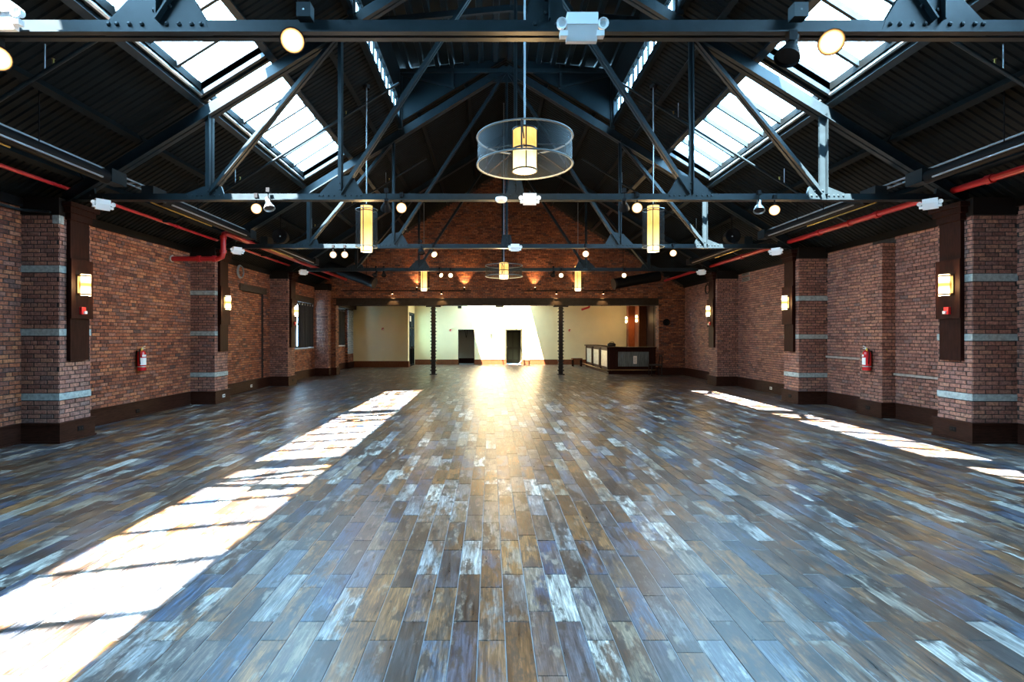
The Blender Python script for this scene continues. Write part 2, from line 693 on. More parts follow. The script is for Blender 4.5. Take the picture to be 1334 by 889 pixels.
# ------------------------------------------------------------------ floor
floor = solid('floor', MB().box(-7.8, 8.7, YF, 33.0, -0.3, -0.004), 'grout', (0, 0, 0),
              'floor of worn wood-look tiles in brown, grey and blue', 'floor', kind='structure')


def build_floor():
    W, L, g = 0.152, 0.62, 0.004
    planks = []
    k0, k1 = int(-7.4 / W) - 2, int(8.3 / W) + 2
    for k in range(k0, k1):
        x0 = -0.07 + W * k
        if x0 + W < XL or x0 > XR:
            continue
        x0c, x1c = max(x0, XL), min(x0 + W, XR)
        if x1c - x0c < 0.03:
            continue
        off = (2.95 if k % 2 == 0 else 3.145) + (random.random() < 0.15) * 0.31
        j = int((YF - off) / L) - 1
        y = off + j * L
        while y < YB:
            y0, y1 = max(y, YF), min(y + L, YB)
            y += L
            if y1 - y0 < 0.05:
                continue
            planks.append((x0c, x1c, y0, y1))
    def area(p):
        yc, xc = (p[2] + p[3]) / 2, (p[0] + p[1]) / 2
        if yc < 2.3:
            return 0
        s = onscreen(Vector((xc, yc, 0)))
        if not (-10 < s[0] < 1344 and s[1] < 900):
            return 0
        return (p[1] - p[0]) * F / yc * (H * F / p[2] - H * F / p[3])
    order = sorted(range(len(planks)), key=lambda i: -area(planks[i]))
    single = set(i for i in order[:300] if area(planks[i]) > 0)
    cache = {}
    rest = MB()
    for i, (x0, x1, y0, y1) in enumerate(planks):
        dz = random.uniform(-0.0012, 0.0012)
        if i in single:
            key = (round(x1 - x0, 3), round(y1 - y0, 3))
            if key not in cache:
                a, b, c = key[0] / 2 - g / 2, key[1] / 2 - g / 2, 0.0025
                vs = [(-a, -b, -.012), (a, -b, -.012), (a, b, -.012), (-a, b, -.012), (-a, -b, -c), (a, -b, -c), (a, b, -c), (-a, b, -c),
                      (-a + c, -b + c, 0), (a - c, -b + c, 0), (a - c, b - c, 0), (-a + c, b - c, 0)]
                fs = [(8, 9, 10, 11)]
                for q in range(4):
                    r = (q + 1) % 4
                    fs += [(q, r, 4 + r, 4 + q), (4 + q, 4 + r, 8 + r, 8 + q)]
                cache[key] = MB().add(vs, fs).mesh('plank', 'floor')
            o = bpy.data.objects.new('plank', cache[key])
            COL.objects.link(o)
            o.parent = floor
            o.location = ((x0 + x1) / 2, (y0 + y1) / 2, dz)
        else:
            a0, a1, b0, b1 = x0 + g / 2, x1 - g / 2, y0 + g / 2, y1 - g / 2
            vs = [(a0, b0, -.012), (a1, b0, -.012), (a1, b1, -.012), (a0, b1, -.012), (a0, b0, dz), (a1, b0, dz), (a1, b1, dz), (a0, b1, dz)]
            rest.add(vs, [(4, 5, 6, 7), (0, 1, 5, 4), (1, 2, 6, 5), (2, 3, 7, 6), (3, 0, 4, 7)])
    part('plank_field', rest, 'floor', floor, kind='stuff')


build_floor()

# ------------------------------------------------------------------ long walls
WIN1 = (19.75, 22.0, 1.20, 3.00)
WIN2 = (25.3, 26.75, 1.20, 3.00)
INF = (15.75, 17.25, BASE_H, 3.03)

wl = MB()
panelled(wl, 'y', YF, 28.1, -7.85, XL, 0, 3.86, [WIN1, WIN2, INF])
wl.box(-7.85, XL - 0.07, INF[0], INF[1], INF[2], INF[3])
wall_left = solid('wall_left', wl, 'mortar', (XL, YF, 0), 'long red brick wall with the curtained windows', 'wall', kind='structure')
b = Bricks('brick')
span = [(4.5, 8.35), (9.0, 13.05), (13.7, 17.75), (18.4, 22.25), (23.1, 28.1)]
for a0, a1 in span:
    hs = [(w[0] - a0, w[1] - a0, w[2], w[3]) for w in (WIN1, WIN2, INF)]
    b.face((XL, a0, 0), (0, 1, 0), (1, 0, 0), a1 - a0, BASE_H, TOPW, hs)
b.face((XL - 0.07, INF[0], 0), (0, 1, 0), (1, 0, 0), INF[1] - INF[0], INF[2], INF[3])
b.build(wall_left)
part('lintel', MB().box(XL - 0.1, XL + 0.03, INF[0] - 0.15, INF[1] + 0.2, INF[3], INF[3] + 0.2), 'lintel', wall_left)

wr = MB()
panelled(wr, 'y', YF, YB, XR, XR + 0.45, 0, 3.86, [])
wall_right = solid('wall_right', wr, 'mortar', (XR, YF, 0), 'long dusty red brick wall on the bar side', 'wall', kind='structure')
b = Bricks('brick_right')
for a0, a1 in [(4.5, 8.35), (9.0, 10.86), (11.5, 13.05), (13.7, 17.75), (18.4, 22.6)]:
    b.face((XR, a0, 0), (0, 1, 0), (-1, 0, 0), a1 - a0, BASE_H, TOPW, shift=0.03)
b.build(wall_right)
for (y0, y1, z) in ((9.0, 10.86, 0.88), (11.5, 13.05, 1.15)):
    part('ledge', MB().box(XR - 0.05, XR, y0, y1, z, z + 0.045), 'sill', wall_right)

wall_front = solid('wall_front', MB().box(-7.85, 8.75, YF - 0.4, YF, 0, 9.0), 'mortar', (0, YF, 0),
                   'brick end wall behind the camera', 'wall', kind='structure')

# gable wall over the opening
gx0, gx1 = -6.62, 7.20
poly = [(XL - 0.45, 3.28), (XR + 0.45, 3.28), (XR + 0.45, roof(8.35)), (CX, RIDGE), (XL - 0.45, roof(8.25))]
gb = MB().prism(poly, YG, YG + 0.42)
gb.box(XL - 0.05, gx0, YG, YG + 0.42, 0, 3.28)
gb.box(gx1, XR + 0.05, YG, YG + 0.42, 0, 3.28)
wall_back = solid('wall_back', gb, 'mortar', (CX, YG, 0), 'dark brick gable wall over the wide opening', 'wall', kind='structure')
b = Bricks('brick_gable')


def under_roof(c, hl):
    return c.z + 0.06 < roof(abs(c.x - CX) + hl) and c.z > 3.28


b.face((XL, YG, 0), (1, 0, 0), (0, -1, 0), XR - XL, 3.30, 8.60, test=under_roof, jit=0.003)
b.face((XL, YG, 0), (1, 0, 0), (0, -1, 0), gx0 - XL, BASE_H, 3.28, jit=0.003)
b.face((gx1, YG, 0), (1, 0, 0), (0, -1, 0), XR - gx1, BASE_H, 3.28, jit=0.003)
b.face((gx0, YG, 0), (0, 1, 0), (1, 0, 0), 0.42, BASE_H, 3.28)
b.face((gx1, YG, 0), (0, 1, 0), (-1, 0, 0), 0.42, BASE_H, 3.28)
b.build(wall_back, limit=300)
for (x0, x1) in ((XL + 0.6, gx0 + 0.05), (gx1 - 0.05, XR)):
    part('plinth', MB().box(x0, x1, YG - 0.05, YG + 0.47, 0, BASE_H), 'woodh', wall_back)

# ------------------------------------------------------------------ pilasters
def pilaster(side, y0, depth, front, wallx, label, bands, block=True, plinth=True):
    sg = 1 if side == 'L' else -1
    xf = front
    root = thing('brick_pilaster', (xf, y0, 0), label, 'pilaster', 'brick pilasters along the long walls', 'structure')
    x0, x1 = sorted((xf, wallx))
    part('core', MB().box(x0, x1, y0, y0 + depth, 0, 3.60), 'mortar', root)
    b = Bricks('brick_pilaster')
    W = abs(front - wallx)
    zs = [BASE_H] + [z for bd in bands for z in bd] + [3.60]
    for za, zb in zip(zs[0::2], zs[1::2]):
        b.face((x0, y0, 0), (1, 0, 0), (0, -1, 0), W, za, zb)
        b.face((xf, y0, 0), (0, 1, 0), (sg, 0, 0), depth, za, zb, shift=0.1)
        b.face((x0, y0 + depth, 0), (1, 0, 0), (0, 1, 0), W, za, zb)
    b.build(root)
    for (za, zb) in bands:
        part('stone_band', MB().box(x0 - 0.012 * (sg < 0), x1 + 0.012 * (sg > 0), y0 - 0.012, y0 + depth + 0.012, za + 0.004, zb - 0.010), 'stone', root)
    if plinth:
        e = 0.05
        pm = MB().box(x0 - e * (sg < 0), x1 + e * (sg > 0), y0 - e, y0 + depth + e, 0, BASE_H - 0.035)
        e = 0.065
        pm.box(x0 - e * (sg < 0), x1 + e * (sg > 0), y0 - e, y0 + depth + e, BASE_H - 0.035, BASE_H)
        pm.box(x0 - e * (sg < 0), x1 + e * (sg > 0), y0 - e, y0 + depth + e, 0, 0.03)
        part('plinth', pm, 'woodh', root)
    if block:
        part('bearing_block', MB().box(x0 - 0.02, x1 + 0.02, y0 - 0.03, y0 + depth + 0.03, 3.60, 3.868), 'bearing', root)
    return root


BL = [(0.67, 0.79), (1.69, 1.81), (2.69, 2.81)]
BR = [(0.66, 0.78), (1.61, 1.73), (2.55, 2.68)]
ordw = ['first', 'second', 'third']
for k, y0 in enumerate((8.35, 13.05, 17.75)):
    pilaster('L', y0, 0.64, PL, XL, f'stone-banded brick pilaster on the curtained-window wall, {ordw[k]} from the camera', BL if k < 2 else [])
    pilaster('R', y0, 0.64, PR, XR, f'stone-banded brick pilaster on the bar-side wall, {ordw[k]} from the camera' if k < 2
             else 'plain brick pilaster on the bar-side wall beside the dark hanging cable coil', BR if k < 2 else [])
pilaster('L', 22.25, 0.40, PL - 0.02, XL, 'plain brick pilaster at the gable corner just past the curtained window', [])
pilaster('R', 10.86, 0.64, 8.03, XR, 'shallow plain brick pilaster that carries a fire extinguisher', [], block=False)


# baseboards along the long walls
def baseboard(name, x, sg, spans, label):
    mb = MB()
    for a, c in spans:
        mb.box(*sorted((x, x + sg * 0.04)), a, c, 0, BASE_H - 0.035)
        mb.box(*sorted((x, x + sg * 0.055)), a, c, BASE_H - 0.035, BASE_H)
        mb.box(*sorted((x, x + sg * 0.055)), a, c, 0, 0.03)
    return solid(name, mb, 'woodh', (x, spans[0][0], 0), label, 'baseboard', kind='structure')


baseboard('baseboard_left', XL, 1, [(YF, 8.30), (9.05, 13.0), (13.75, 17.7), (18.45, 22.2), (23.12, 28.1)],
          'tall dark wooden baseboard along the curtained-window wall')
baseboard('baseboard_right', XR, -1, [(YF, 8.30), (9.05, 10.8), (11.56, 13.0), (13.75, 17.7), (18.45, 22.6)],
          'tall dark wooden baseboard along the bar-side wall')

# ------------------------------------------------------------------ annex beyond the opening
AC = 3.9
SK = (-1.55, 2.15, 27.6, 30.5)
ax = MB()
ax.box(-7.85, SK[0], YG + 0.42, 33.0, AC, AC + 0.3)
ax.box(SK[1], 8.75, YG + 0.42, 33.0, AC, AC + 0.3)
ax.box(SK[0], SK[1], YG + 0.42, SK[2], AC, AC + 0.3)
ax.box(SK[0], SK[1], SK[3], 33.0, AC, AC + 0.3)
ceil_annex = solid('ceiling_annex', ax, 'cream', (0, YG, AC), 'flat ceiling of the cream back area with a skylight well', 'ceiling', kind='structure')
D1 = (-1.86, -0.93, 0.0, 2.03)
D2 = (0.90, 1.78, 0.0, 2.03)
wb = MB()
panelled(wb, 'x', -4.37, 8.5, YB, YB + 0.2, 0, AC, [D1, D2])
wab = solid('wall_annex_back', wb, 'cream', (0, YB, 0), 'cream plaster wall with two doorways under the skylight', 'wall', kind='structure')
DG = (28.45, 30.35, 0.0, 2.95)
wc = MB().box(-7.85, -4.37, 28.1, 28.3, 0, AC)
panelled(wc, 'y', 28.3, YB + 0.2, -4.57, -4.37, 0, AC, [DG])
solid('wall_annex_left', wc, 'cream', (-6, 28.1, 0), 'stepped cream plaster wall beside the glazed door', 'wall', kind='structure')
bb = MB()
for x0, x1 in ((-4.37, D1[0]), (D1[1], D2[0]), (D2[1], 7.85)):
    bb.box(x0, x1, YB - 0.03, YB, 0, 0.27)
    bb.box(x0, x1, YB - 0.042, YB, 0.27, 0.30)
solid('baseboard_annex_back', bb, 'wood_red', (0, YB, 0), 'red-brown baseboard on the cream wall with the doorways', 'baseboard', kind='structure')
bb = MB().box(XL, -4.34, 28.07, 28.1, 0, 0.30)
bb.box(XL, -4.33, 28.058, 28.1, 0.30, 0.33)
bb.box(-4.37, -4.34, 28.1, DG[0], 0, 0.3)
solid('baseboard_annex_left', bb, 'wood_red', (-6, 28.1, 0), 'red-brown baseboard on the stepped cream wall', 'baseboard', kind='structure')
# whitewashed brick pier next to the cream wall
wp = MB().box(XL - 0.02, -7.27, 26.95, 28.06, 0, 3.35)
pier = solid('whitewashed_pier', wp, 'mortar', (-7.3, 26.95, 0), 'brick pier painted pale blue-grey next to the cream wall', 'pier', kind='structure')
b = Bricks('brick_white')
b.face((-7.27, 26.95, 0), (0, 1, 0), (1, 0, 0), 1.1, 0.75, 3.0)
b.build(pier, 0)
b = Bricks('brick')
b.face((-7.27, 26.95, 0), (0, 1, 0), (1, 0, 0), 1.1, BASE_H, 0.75)
b.face((XL, 26.95, 0), (1, 0, 0), (0, -1, 0), 0.13, BASE_H, 3.0)
b.build(pier, 0)
part('plinth', MB().box(XL, -7.22, 26.9, 28.05, 0, BASE_H), 'woodh', pier)
part('lintel', MB().box(XL - 0.02, -7.1, 24.9, 28.06, 3.05, 3.42), 'lintel', pier)

# doorway 1: an alcove behind the wall with the door standing out of sight
alc = MB()
alc.box(D1[0] - 0.6, D1[0] - 0.5, YB + 0.2, 32.4, 0, 2.5)
alc.box(D1[1] + 0.5, D1[1] + 0.6, YB + 0.2, 32.4, 0, 2.5)
alc.box(D1[0] - 0.6, D1[1] + 0.6, 32.3, 32.4, 0, 2.5)
alc.box(D1[0] - 0.6, D1[1] + 0.6, YB + 0.2, 32.4, 2.4, 2.5)
d1 = solid('door_1', alc, 'greywall', (D1[0], YB, 0), 'open doorway to a dim grey passage in the cream wall', 'doorway', kind='structure')
fr = MB()
fr.box(D1[0], D1[0] + 0.03, YB - 0.01, YB + 0.2, 0, 2.03)
fr.box(D1[1] - 0.03, D1[1], YB - 0.01, YB + 0.2, 0, 2.03)
fr.box(D1[0], D1[1], YB - 0.01, YB + 0.2, 2.0, 2.03)
part('door_frame', fr, 'wood', d1)
part('skirting', MB().box(D1[0] - 0.5, D1[1] + 0.5, 32.26, 32.3, 0, 0.3), 'wood', d1)
hg = thing('hanging_bracket', (-1.45, 31.6, 2.4), 'black bracket hanging in a V inside the grey open doorway', 'bracket')
part('mount', MB().box(-1.57, -1.33, 31.55, 31.65, 2.0, 2.4), 'black', hg)
part('strap', MB().tube([(-1.53, 31.6, 2.0), (-1.45, 31.6, 1.55)], 0.014, 6), 'black', hg)
part('strap', MB().tube([(-1.37, 31.6, 2.0), (-1.45, 31.6, 1.55)], 0.014, 6), 'black', hg)

YD = YB + 1.25  # recess deepened so that direct sun does not reach the door
d2 = solid('door_2', MB().box(D2[0] + 0.05, D2[1] - 0.05, YD, YD + 0.05, 0.005, 1.98), 'doordark', (D2[0], YB, 0),
           'dark green door set deep in its doorway in the cream wall', 'door', kind='structure')
fr = MB()
fr.box(D2[0] - 0.06, D2[0] + 0.02, YB - 0.01, YD + 0.06, 0, 2.05)
fr.box(D2[1] - 0.02, D2[1] + 0.06, YB - 0.01, YD + 0.06, 0, 2.05)
fr.box(D2[0] - 0.06, D2[1] + 0.06, YB - 0.01, YD + 0.06, 2.0, 2.06)
part('door_reveal', fr, 'revealgreen', d2)
part('door_frame', MB().box(D2[0], D2[0] + 0.05, YD - 0.02, YD + 0.07, 0, 2.0).box(D2[1] - 0.05, D2[1], YD - 0.02, YD + 0.07, 0, 2.0).box(D2[0], D2[1], YD - 0.02, YD + 0.07, 1.98, 2.03), 'black', d2)
for (z0, z1) in ((0.25, 0.85), (1.0, 1.85)):
    for (x0, x1) in ((1.04, 1.30), (1.38, 1.64)):
        part('door_panel', MB().box(x0, x1, YD - 0.015, YD, z0, z1), 'revealgreen', d2)
part('door_knob', MB().lathe([(0.0, 0.06), (0.03, 0.05), (0.03, 0.02), (0.012, 0.0)], 12, Matrix.Translation((1.0, YD, 1.0)) @ Matrix.Rotation(math.pi / 2, 4, 'X')), 'chrome', d2)

# glazed door in the step of the cream wall
d3 = thing('door_3', (-4.45, DG[0], 0), 'narrow black glazed door in the step of the cream wall', 'door', kind='structure')
fr = MB()
for y in (DG[0], (DG[0] + DG[1]) / 2 - 0.05, DG[1] - 0.1):
    fr.box(-4.52, -4.36, y, y + 0.1, 0, DG[3])
for z in (0.0, 0.95, 2.05, DG[3] - 0.1):
    fr.box(-4.50, -4.38, DG[0], DG[1], z, z + 0.1)
part('door_frame', fr, 'black', d3)
for (y0, y1) in ((DG[0] + 0.1, 29.35), (29.45, DG[1] - 0.1)):
    for (z0, z1) in ((0.1, 0.95), (1.05, 2.05), (2.15, DG[3] - 0.1)):
        part('pane', MB().box(-4.455, -4.445, y0, y1, z0, z1), 'black' if z0 < 1 else 'old_glass', d3)
solid('exit_sign', MB().box(-4.36, -4.34, 28.55, 28.95, 2.45, 2.75), 'white', (-4.35, 28.7, 2.6), 'small white sign on the step wall beside the glazed door', 'sign')

# wood panelled bar wall on the right of the annex
bw = thing('wall_annex_right', (7.85, 25.5, 0), 'dark wood panelled wall behind the bar', 'wall', kind='structure')
part('panelling', MB().box(7.95, 8.3, 23.07, YB, 0, AC), 'wood', bw)
for (y0, y1) in ((23.1, 24.3), (24.4, 25.6), (25.7, 26.9), (29.6, 30.5)):
    part('panel', MB().box(7.91, 7.95, y0, y1, 0.35, 3.7), 'wood', bw)
part('panel', MB().box(7.88, 7.95, 27.45, 28.95, 0.35, 3.8), 'wood_red', bw, 'red-brown panel lit from above')
for y0 in (26.95, 29.0):
    part('column', MB().box(7.55, 7.95, y0, y0 + 0.42, 0, AC), 'wood_red', bw)

# annex skylight glazing
sa = thing('window_7', (0.3, 29.5, AC + 0.3), 'flat skylight over the cream wall of the back area', 'skylight', kind='structure')
cu = MB()
cu.box(SK[0] - 0.06, SK[0], SK[2] - .06, SK[3] + .06, AC + 0.25, AC + 0.42)
cu.box(SK[1], SK[1] + 0.06, SK[2] - .06, SK[3] + .06, AC + 0.25, AC + 0.42)
cu.box(SK[0], SK[1], SK[2] - .06, SK[2], AC + 0.25, AC + 0.42)
cu.box(SK[0], SK[1], SK[3], SK[3] + .06, AC + 0.25, AC + 0.42)
part('curb', cu, 'white', sa)
for i in range(3):
    w = (SK[1] - SK[0]) / 3
    part('pane', MB().box(SK[0] + i * w + 0.015, SK[0] + (i + 1) * w - 0.015, SK[2], SK[3], AC + 0.37, AC + 0.38), 'dimming_glass', sa)  # tint here cuts the annex light
for i in (1, 2):
    x = SK[0] + i * (SK[1] - SK[0]) / 3
    part('glazing_bar', MB().box(x - 0.018, x + 0.018, SK[2], SK[3], AC + 0.35, AC + 0.40), 'white', sa)
portal(((SK[0] + SK[1]) / 2, (SK[2] + SK[3]) / 2, AC + 0.45), (0, 0, -1), SK[1] - SK[0], SK[3] - SK[2])

# ------------------------------------------------------------------ steel header and columns of the opening
hd = MB()
hd.box(gx0 - 0.1, gx1 + 0.12, YG - 0.05, YG + 0.42, 2.98, 3.02)
hd.box(gx0 - 0.1, gx1 + 0.12, YG + 0.02, YG + 0.36, 3.0, 3.28)
hd.box(gx0 - 0.1, gx1 + 0.12, YG - 0.05, YG + 0.42, 3.25, 3.29)
header = solid('header_beam', hd, 'beam', (CX, YG, 2.98), 'long dark steel header beam across the wide opening', 'beam', kind='structure')
rv = MB()
for i in range(34):
    x = gx0 + 0.2 + i * 0.4
    rv.lathe([(0.022, 0.0), (0.0, 0.03)], 6, Matrix.Translation((x, YG + 0.1, 2.98)) @ Matrix.Rotation(math.pi, 4, 'X'))
part('bolt_heads', rv, 'beam', header, kind='stuff')


def column(x, label):
    c = thing('iron_column', (x, YG + 0.2, 0), label, 'column', 'iron columns of the opening')
    y = YG + 0.2
    core = MB()
    for s in (-1, 1):
        core.box(x - 0.085, x + 0.085, y + s * 0.07 - 0.012, y + s * 0.07 + 0.012, 0.03, 2.93)
        core.box(x + s * 0.06 - 0.012, x + s * 0.06 + 0.012, y - 0.07, y + 0.07, 0.03, 2.93)
    part('shaft', core, 'iron', c)
    lugs = MB()
    for i in range(20):
        z = 0.16 + i * 0.14
        w = 0.135 if i % 3 == 0 else 0.112
        lugs.box(x - w, x + w, y - 0.095, y + 0.095, z, z + 0.05)
    part('batten_plates', lugs, 'iron', c, kind='stuff')
    part('base_plate', MB().box(x - 0.15, x + 0.15, y - 0.15, y + 0.15, 0, 0.035), 'iron', c)
    cp = MB().box(x - 0.2, x + 0.2, y - 0.15, y + 0.15, 2.94, 2.98)
    cp.box(x - 0.32, x + 0.32, y - 0.06, y + 0.06, 2.92, 2.975)
    part('cap_plate', cp, 'iron', c)


column(-2.46, 'studded iron column that stands before the open grey doorway side')
column(3.03, 'studded iron column between the dark green door and the bar')

# ------------------------------------------------------------------ roof: deck, purlins, monitor
HL, HU, HM = 5.02, 4.03, 2.70
BAYS = [(-1.8, 3.76), (3.96, 8.46), (8.66, 13.08)]
ceiling = thing('ceiling', (CX, 9.0, RIDGE), 'black pitched roof deck of ribbed metal on purlins', 'ceiling', kind='structure')


def deck_strip(mb, s, h0, h1, y0, y1):
    """ribs run down the slope: small trapezoid profile along y"""
    pitch, dep = 0.125, 0.022
    ys = []
    y = y0
    while y < y1:
        for a, d in ((0.0, 0), (0.055, 0), (0.07, dep), (0.11, dep)):
            if y + a < y1:
                ys.append((y + a, d))
        y += pitch
    ys.append((y1, 0))
    vs, fs = [], []
    for yy, d in ys:
        for h in (h0, h1):
            vs.append((CX + s * h, yy, roof(h) + d))
    for i in range(len(ys) - 1):
        q = (2 * i, 2 * i + 1, 2 * i + 3, 2 * i + 2)
        fs.append(q if s > 0 else tuple(reversed(q)))
    mb.add(vs, fs)


def slab(mb, s, h0, h1, y0, y1):
    a, c = roof(h0) + 0.03, roof(h1) + 0.03
    x0, x1 = CX + s * h0, CX + s * h1
    mb.prism([(x0, a), (x1, c), (x1, c + 0.12), (x0, a + 0.12)], y0, y1)


for s in (-1, 1):
    rib, top = MB(), MB()
    regs = [(HL, 8.45, YF, YG), (HM, HU, YF, YG), (0.0, HM, 13.25, YG)]
    yy = YF
    for a, c in BAYS + [(YG, YG)]:
        regs.append((HU, HL, yy, a))
        yy = c
    for (h0, h1, a, c) in regs:
        if c - a > 0.02:
            deck_strip(rib, s, h0, h1, a, c)
            slab(top, s, h0, h1, a, c)
    part('ribbed_deck', rib, 'deck', ceiling)
    part('roof_slab', top, 'deck', ceiling)
    for h in (3.2, 6.08, 7.05):
        x = CX + s * h
        pm = MB()
        for a, c in zip([YF] + TRUSS_Y, TRUSS_Y + [YG]):
            pm.bar((x, a + 0.02, roof(h) - 0.07), (x, c - 0.02, roof(h) - 0.07), 0.09, 0.12, up=(s * SLOPE, 0, 1))
        part('purlin', pm, 'deck', ceiling)
    for h in (1.0, 2.2):
        x = CX + s * h
        part('purlin', MB().bar((x, 13.4, roof(h) - 0.07), (x, YG, roof(h) - 0.07), 0.09, 0.12, up=(s * SLOPE, 0, 1)), 'deck', ceiling)
    for h in (HU - 0.09, HL + 0.09):
        x = CX + s * h
        part('purlin', MB().bar((x, YF, roof(h) - 0.075), (x, YG, roof(h) - 0.075), 0.10, 0.13, up=(s * SLOPE, 0, 1)), 'steel', ceiling)
    # eave plate that closes the roof to the wall
    xw = XL if s < 0 else XR
    part('eave_plate', MB().box(*sorted((xw - s * 0.06, xw + s * 0.45)), YF, YG, 3.72, 3.86), 'black', ceiling)

# monitor (raised middle roof) with clerestory strips
MY0, MY1 = -2.0, 13.22
mon = MB()
prof = []
h = -HM - 0.15
pw = 0.36
while h < HM + 0.15:
    for a, d in ((0.0, 0.0), (0.10, 0.0), (0.125, 0.07), (0.335, 0.07)):
        if h + a < HM + 0.15:
            prof.append((h + a, d))
    h += pw
prof.append((HM + 0.15, 0))
vs, fs = [], []
for (hh, d) in prof:
    z = 8.55 - 0.10 * abs(hh) + d
    vs += [(CX + hh, MY0, z), (CX + hh, MY1, z)]
for i in range(len(prof) - 1):
    fs.append((2 * i, 2 * i + 1, 2 * i + 3, 2 * i + 2))
mon.add(vs, fs)
part('monitor_deck', mon, 'mdeck', ceiling)
part('monitor_slab', MB().prism([(CX - HM - .37, 8.33), (CX, 8.64), (CX + HM + .37, 8.33), (CX + HM + .37, 8.46), (CX, 8.8), (CX - HM - .37, 8.46)], MY0 - .1, MY1 + .1), 'deck', ceiling)  # eaves widened out of view to keep sun from the clerestory panes
for (y0, y1) in ((MY1, MY1 + 0.08), (MY0 - 0.08, MY0)):
    e = MB()
    for s in (-1, 1):
        e.prism([(CX, roof(0) - .05), (CX + s * HM, roof(HM) - .02), (CX + s * HM, 8.33), (CX, 8.62)], y0, y1)
        if y0 < 0:
            e.prism([(CX, 6.9), (CX + s * HM, 6.9), (CX + s * HM, 8.33), (CX, 8.62)], y0, y1)
    part('monitor_end', e, 'mdeck', ceiling)
# roof behind the monitor's near end
e = MB()
for s in (-1, 1):
    slab(e, s, 0, HM, YF, MY0)
part('roof_slab', e, 'deck', ceiling)
br = MB()
for s in (-1, 1):
    for h in (1.35,):
        br.box(CX + s * h - 0.03, CX + s * h + 0.03, MY1 - 0.06, MY1, roof(h), 8.45)
    br.box(CX + s * HM - 0.05, CX + s * HM + 0.05, MY1 - 0.1, MY1, 7.0, 8.3)
    br.bar((CX + s * 2.65, MY1 - 0.03, 8.2), (CX + s * 1.3, MY1 - 0.03, roof(1.3) - .02), 0.05, 0.05)
    br.box(*sorted((CX, CX + s * HM)), MY1 - 0.07, MY1, 8.24, 8.33)
part('monitor_brace', br, 'steel', ceiling)
for y in (1.5, 6.2, 10.9):
    for s in (-1, 1):
        part('monitor_purlin', MB().bar((CX, y, 8.43), (CX + s * HM, y, 8.17), 0.07, 0.12), 'steel', ceiling)

for k, s in enumerate((-1, 1)):
    x = CX + s * HM
    side = 'window' if s < 0 else 'bar'
    w = thing(f'window_{8 + k}', (x, 5.5, 7.0), f'clerestory strip of narrow panes high on the {side}-wall side of the ridge', 'window', kind='structure')
    fr = MB()
    fr.box(x - 0.05, x + 0.05, MY0, MY1, 7.52, 8.32)
    fr.box(x - 0.05, x + 0.05, MY0, MY1, 6.93, 7.05)
    part('clerestory_wall', fr, 'deck', w)
    y = MY0
    i = 0
    while y < MY1 - 0.05:
        y2 = min(y + 0.365, MY1)
        if y2 > 3:
            part('mullion', MB().box(x - 0.022, x + 0.022, y - 0.018, y + 0.018, 7.05, 7.52), 'steel', w)
            part('pane', MB().box(x - 0.004, x + 0.004, y + 0.018, y2 - 0.018, 7.05, 7.52), 'old_glass', w)
        y = y2
    part('pane', MB().box(x - 0.004, x + 0.004, MY0, 3.3, 7.05, 7.52), 'old_glass', w)
    for yy in TRUSS_Y[1:4]:
        part('monitor_post', MB().box(x - s * 0.05 - 0.05, x - s * 0.05 + 0.05, yy - 0.06, yy + 0.06, 6.85, 8.3), 'steel', w)

# skylights
n = 0
for bi, (y0, y1) in enumerate(BAYS):
    for s in (-1, 1):
        n += 1
        side = 'curtained-window' if s < 0 else 'bar-side'
        which = ['overhead behind the first truss', 'between the first and second truss', 'between the second and third truss'][bi]
        hm = (HU + HL) / 2
        w = thing(f'window_{n}', (CX + s * hm, (y0 + y1) / 2, roof(hm)), f'long skylight on the {side} slope {which}', 'skylight', kind='structure')
        up = Vector((s * SLOPE, 0, 1)).normalized()
        def pt(h, y, lift):
            return Vector((CX + s * h, y, roof(h))) + up * lift
        fr = MB()
        for yy in (y0 - 0.03, y1 + 0.03):
            fr.bar(pt(HU - .03, yy, 0.07), pt(HL + .03, yy, 0.07), 0.06, 0.22, up=up)
        for hh in (HU - .03, HL + .03):
            fr.bar(pt(hh, y0 - 0.06, 0.07), pt(hh, y1 + 0.06, 0.07), 0.06, 0.22, up=up)
        part('curb', fr, 'steel', w)
        lip = MB()
        lip.bar(pt(HL + .02, y0, -0.045), pt(HL + .02, y1, -0.045), 0.035, 0.012, up=up)
        part('metal_lip', lip, 'alu', w)
        nb = 7
        for i in range(nb):
            ya, yb = y0 + (y1 - y0) * i / nb, y0 + (y1 - y0) * (i + 1) / nb
            gl = MB().bar(pt(HU, (ya + yb) / 2, 0.14), pt(HL, (ya + yb) / 2, 0.14), yb - ya - 0.03, 0.008, up=up)
            part('pane', gl, 'glass', w)
            if i:
                part('glazing_bar', MB().bar(pt(HU, ya, 0.12), pt(HL - 0.03, ya, 0.11), 0.055, 0.09, up=up), 'steel', w)
        portal(pt(hm, (y0 + y1) / 2, 0.22), -up, y1 - y0, (HL - HU) * math.hypot(1, SLOPE)).rotation_euler = \
            Matrix((Vector((0, 1, 0)), up.cross(Vector((0, 1, 0))), up)).transposed().to_euler()

# ------------------------------------------------------------------ roof trusses
CH = 3.93


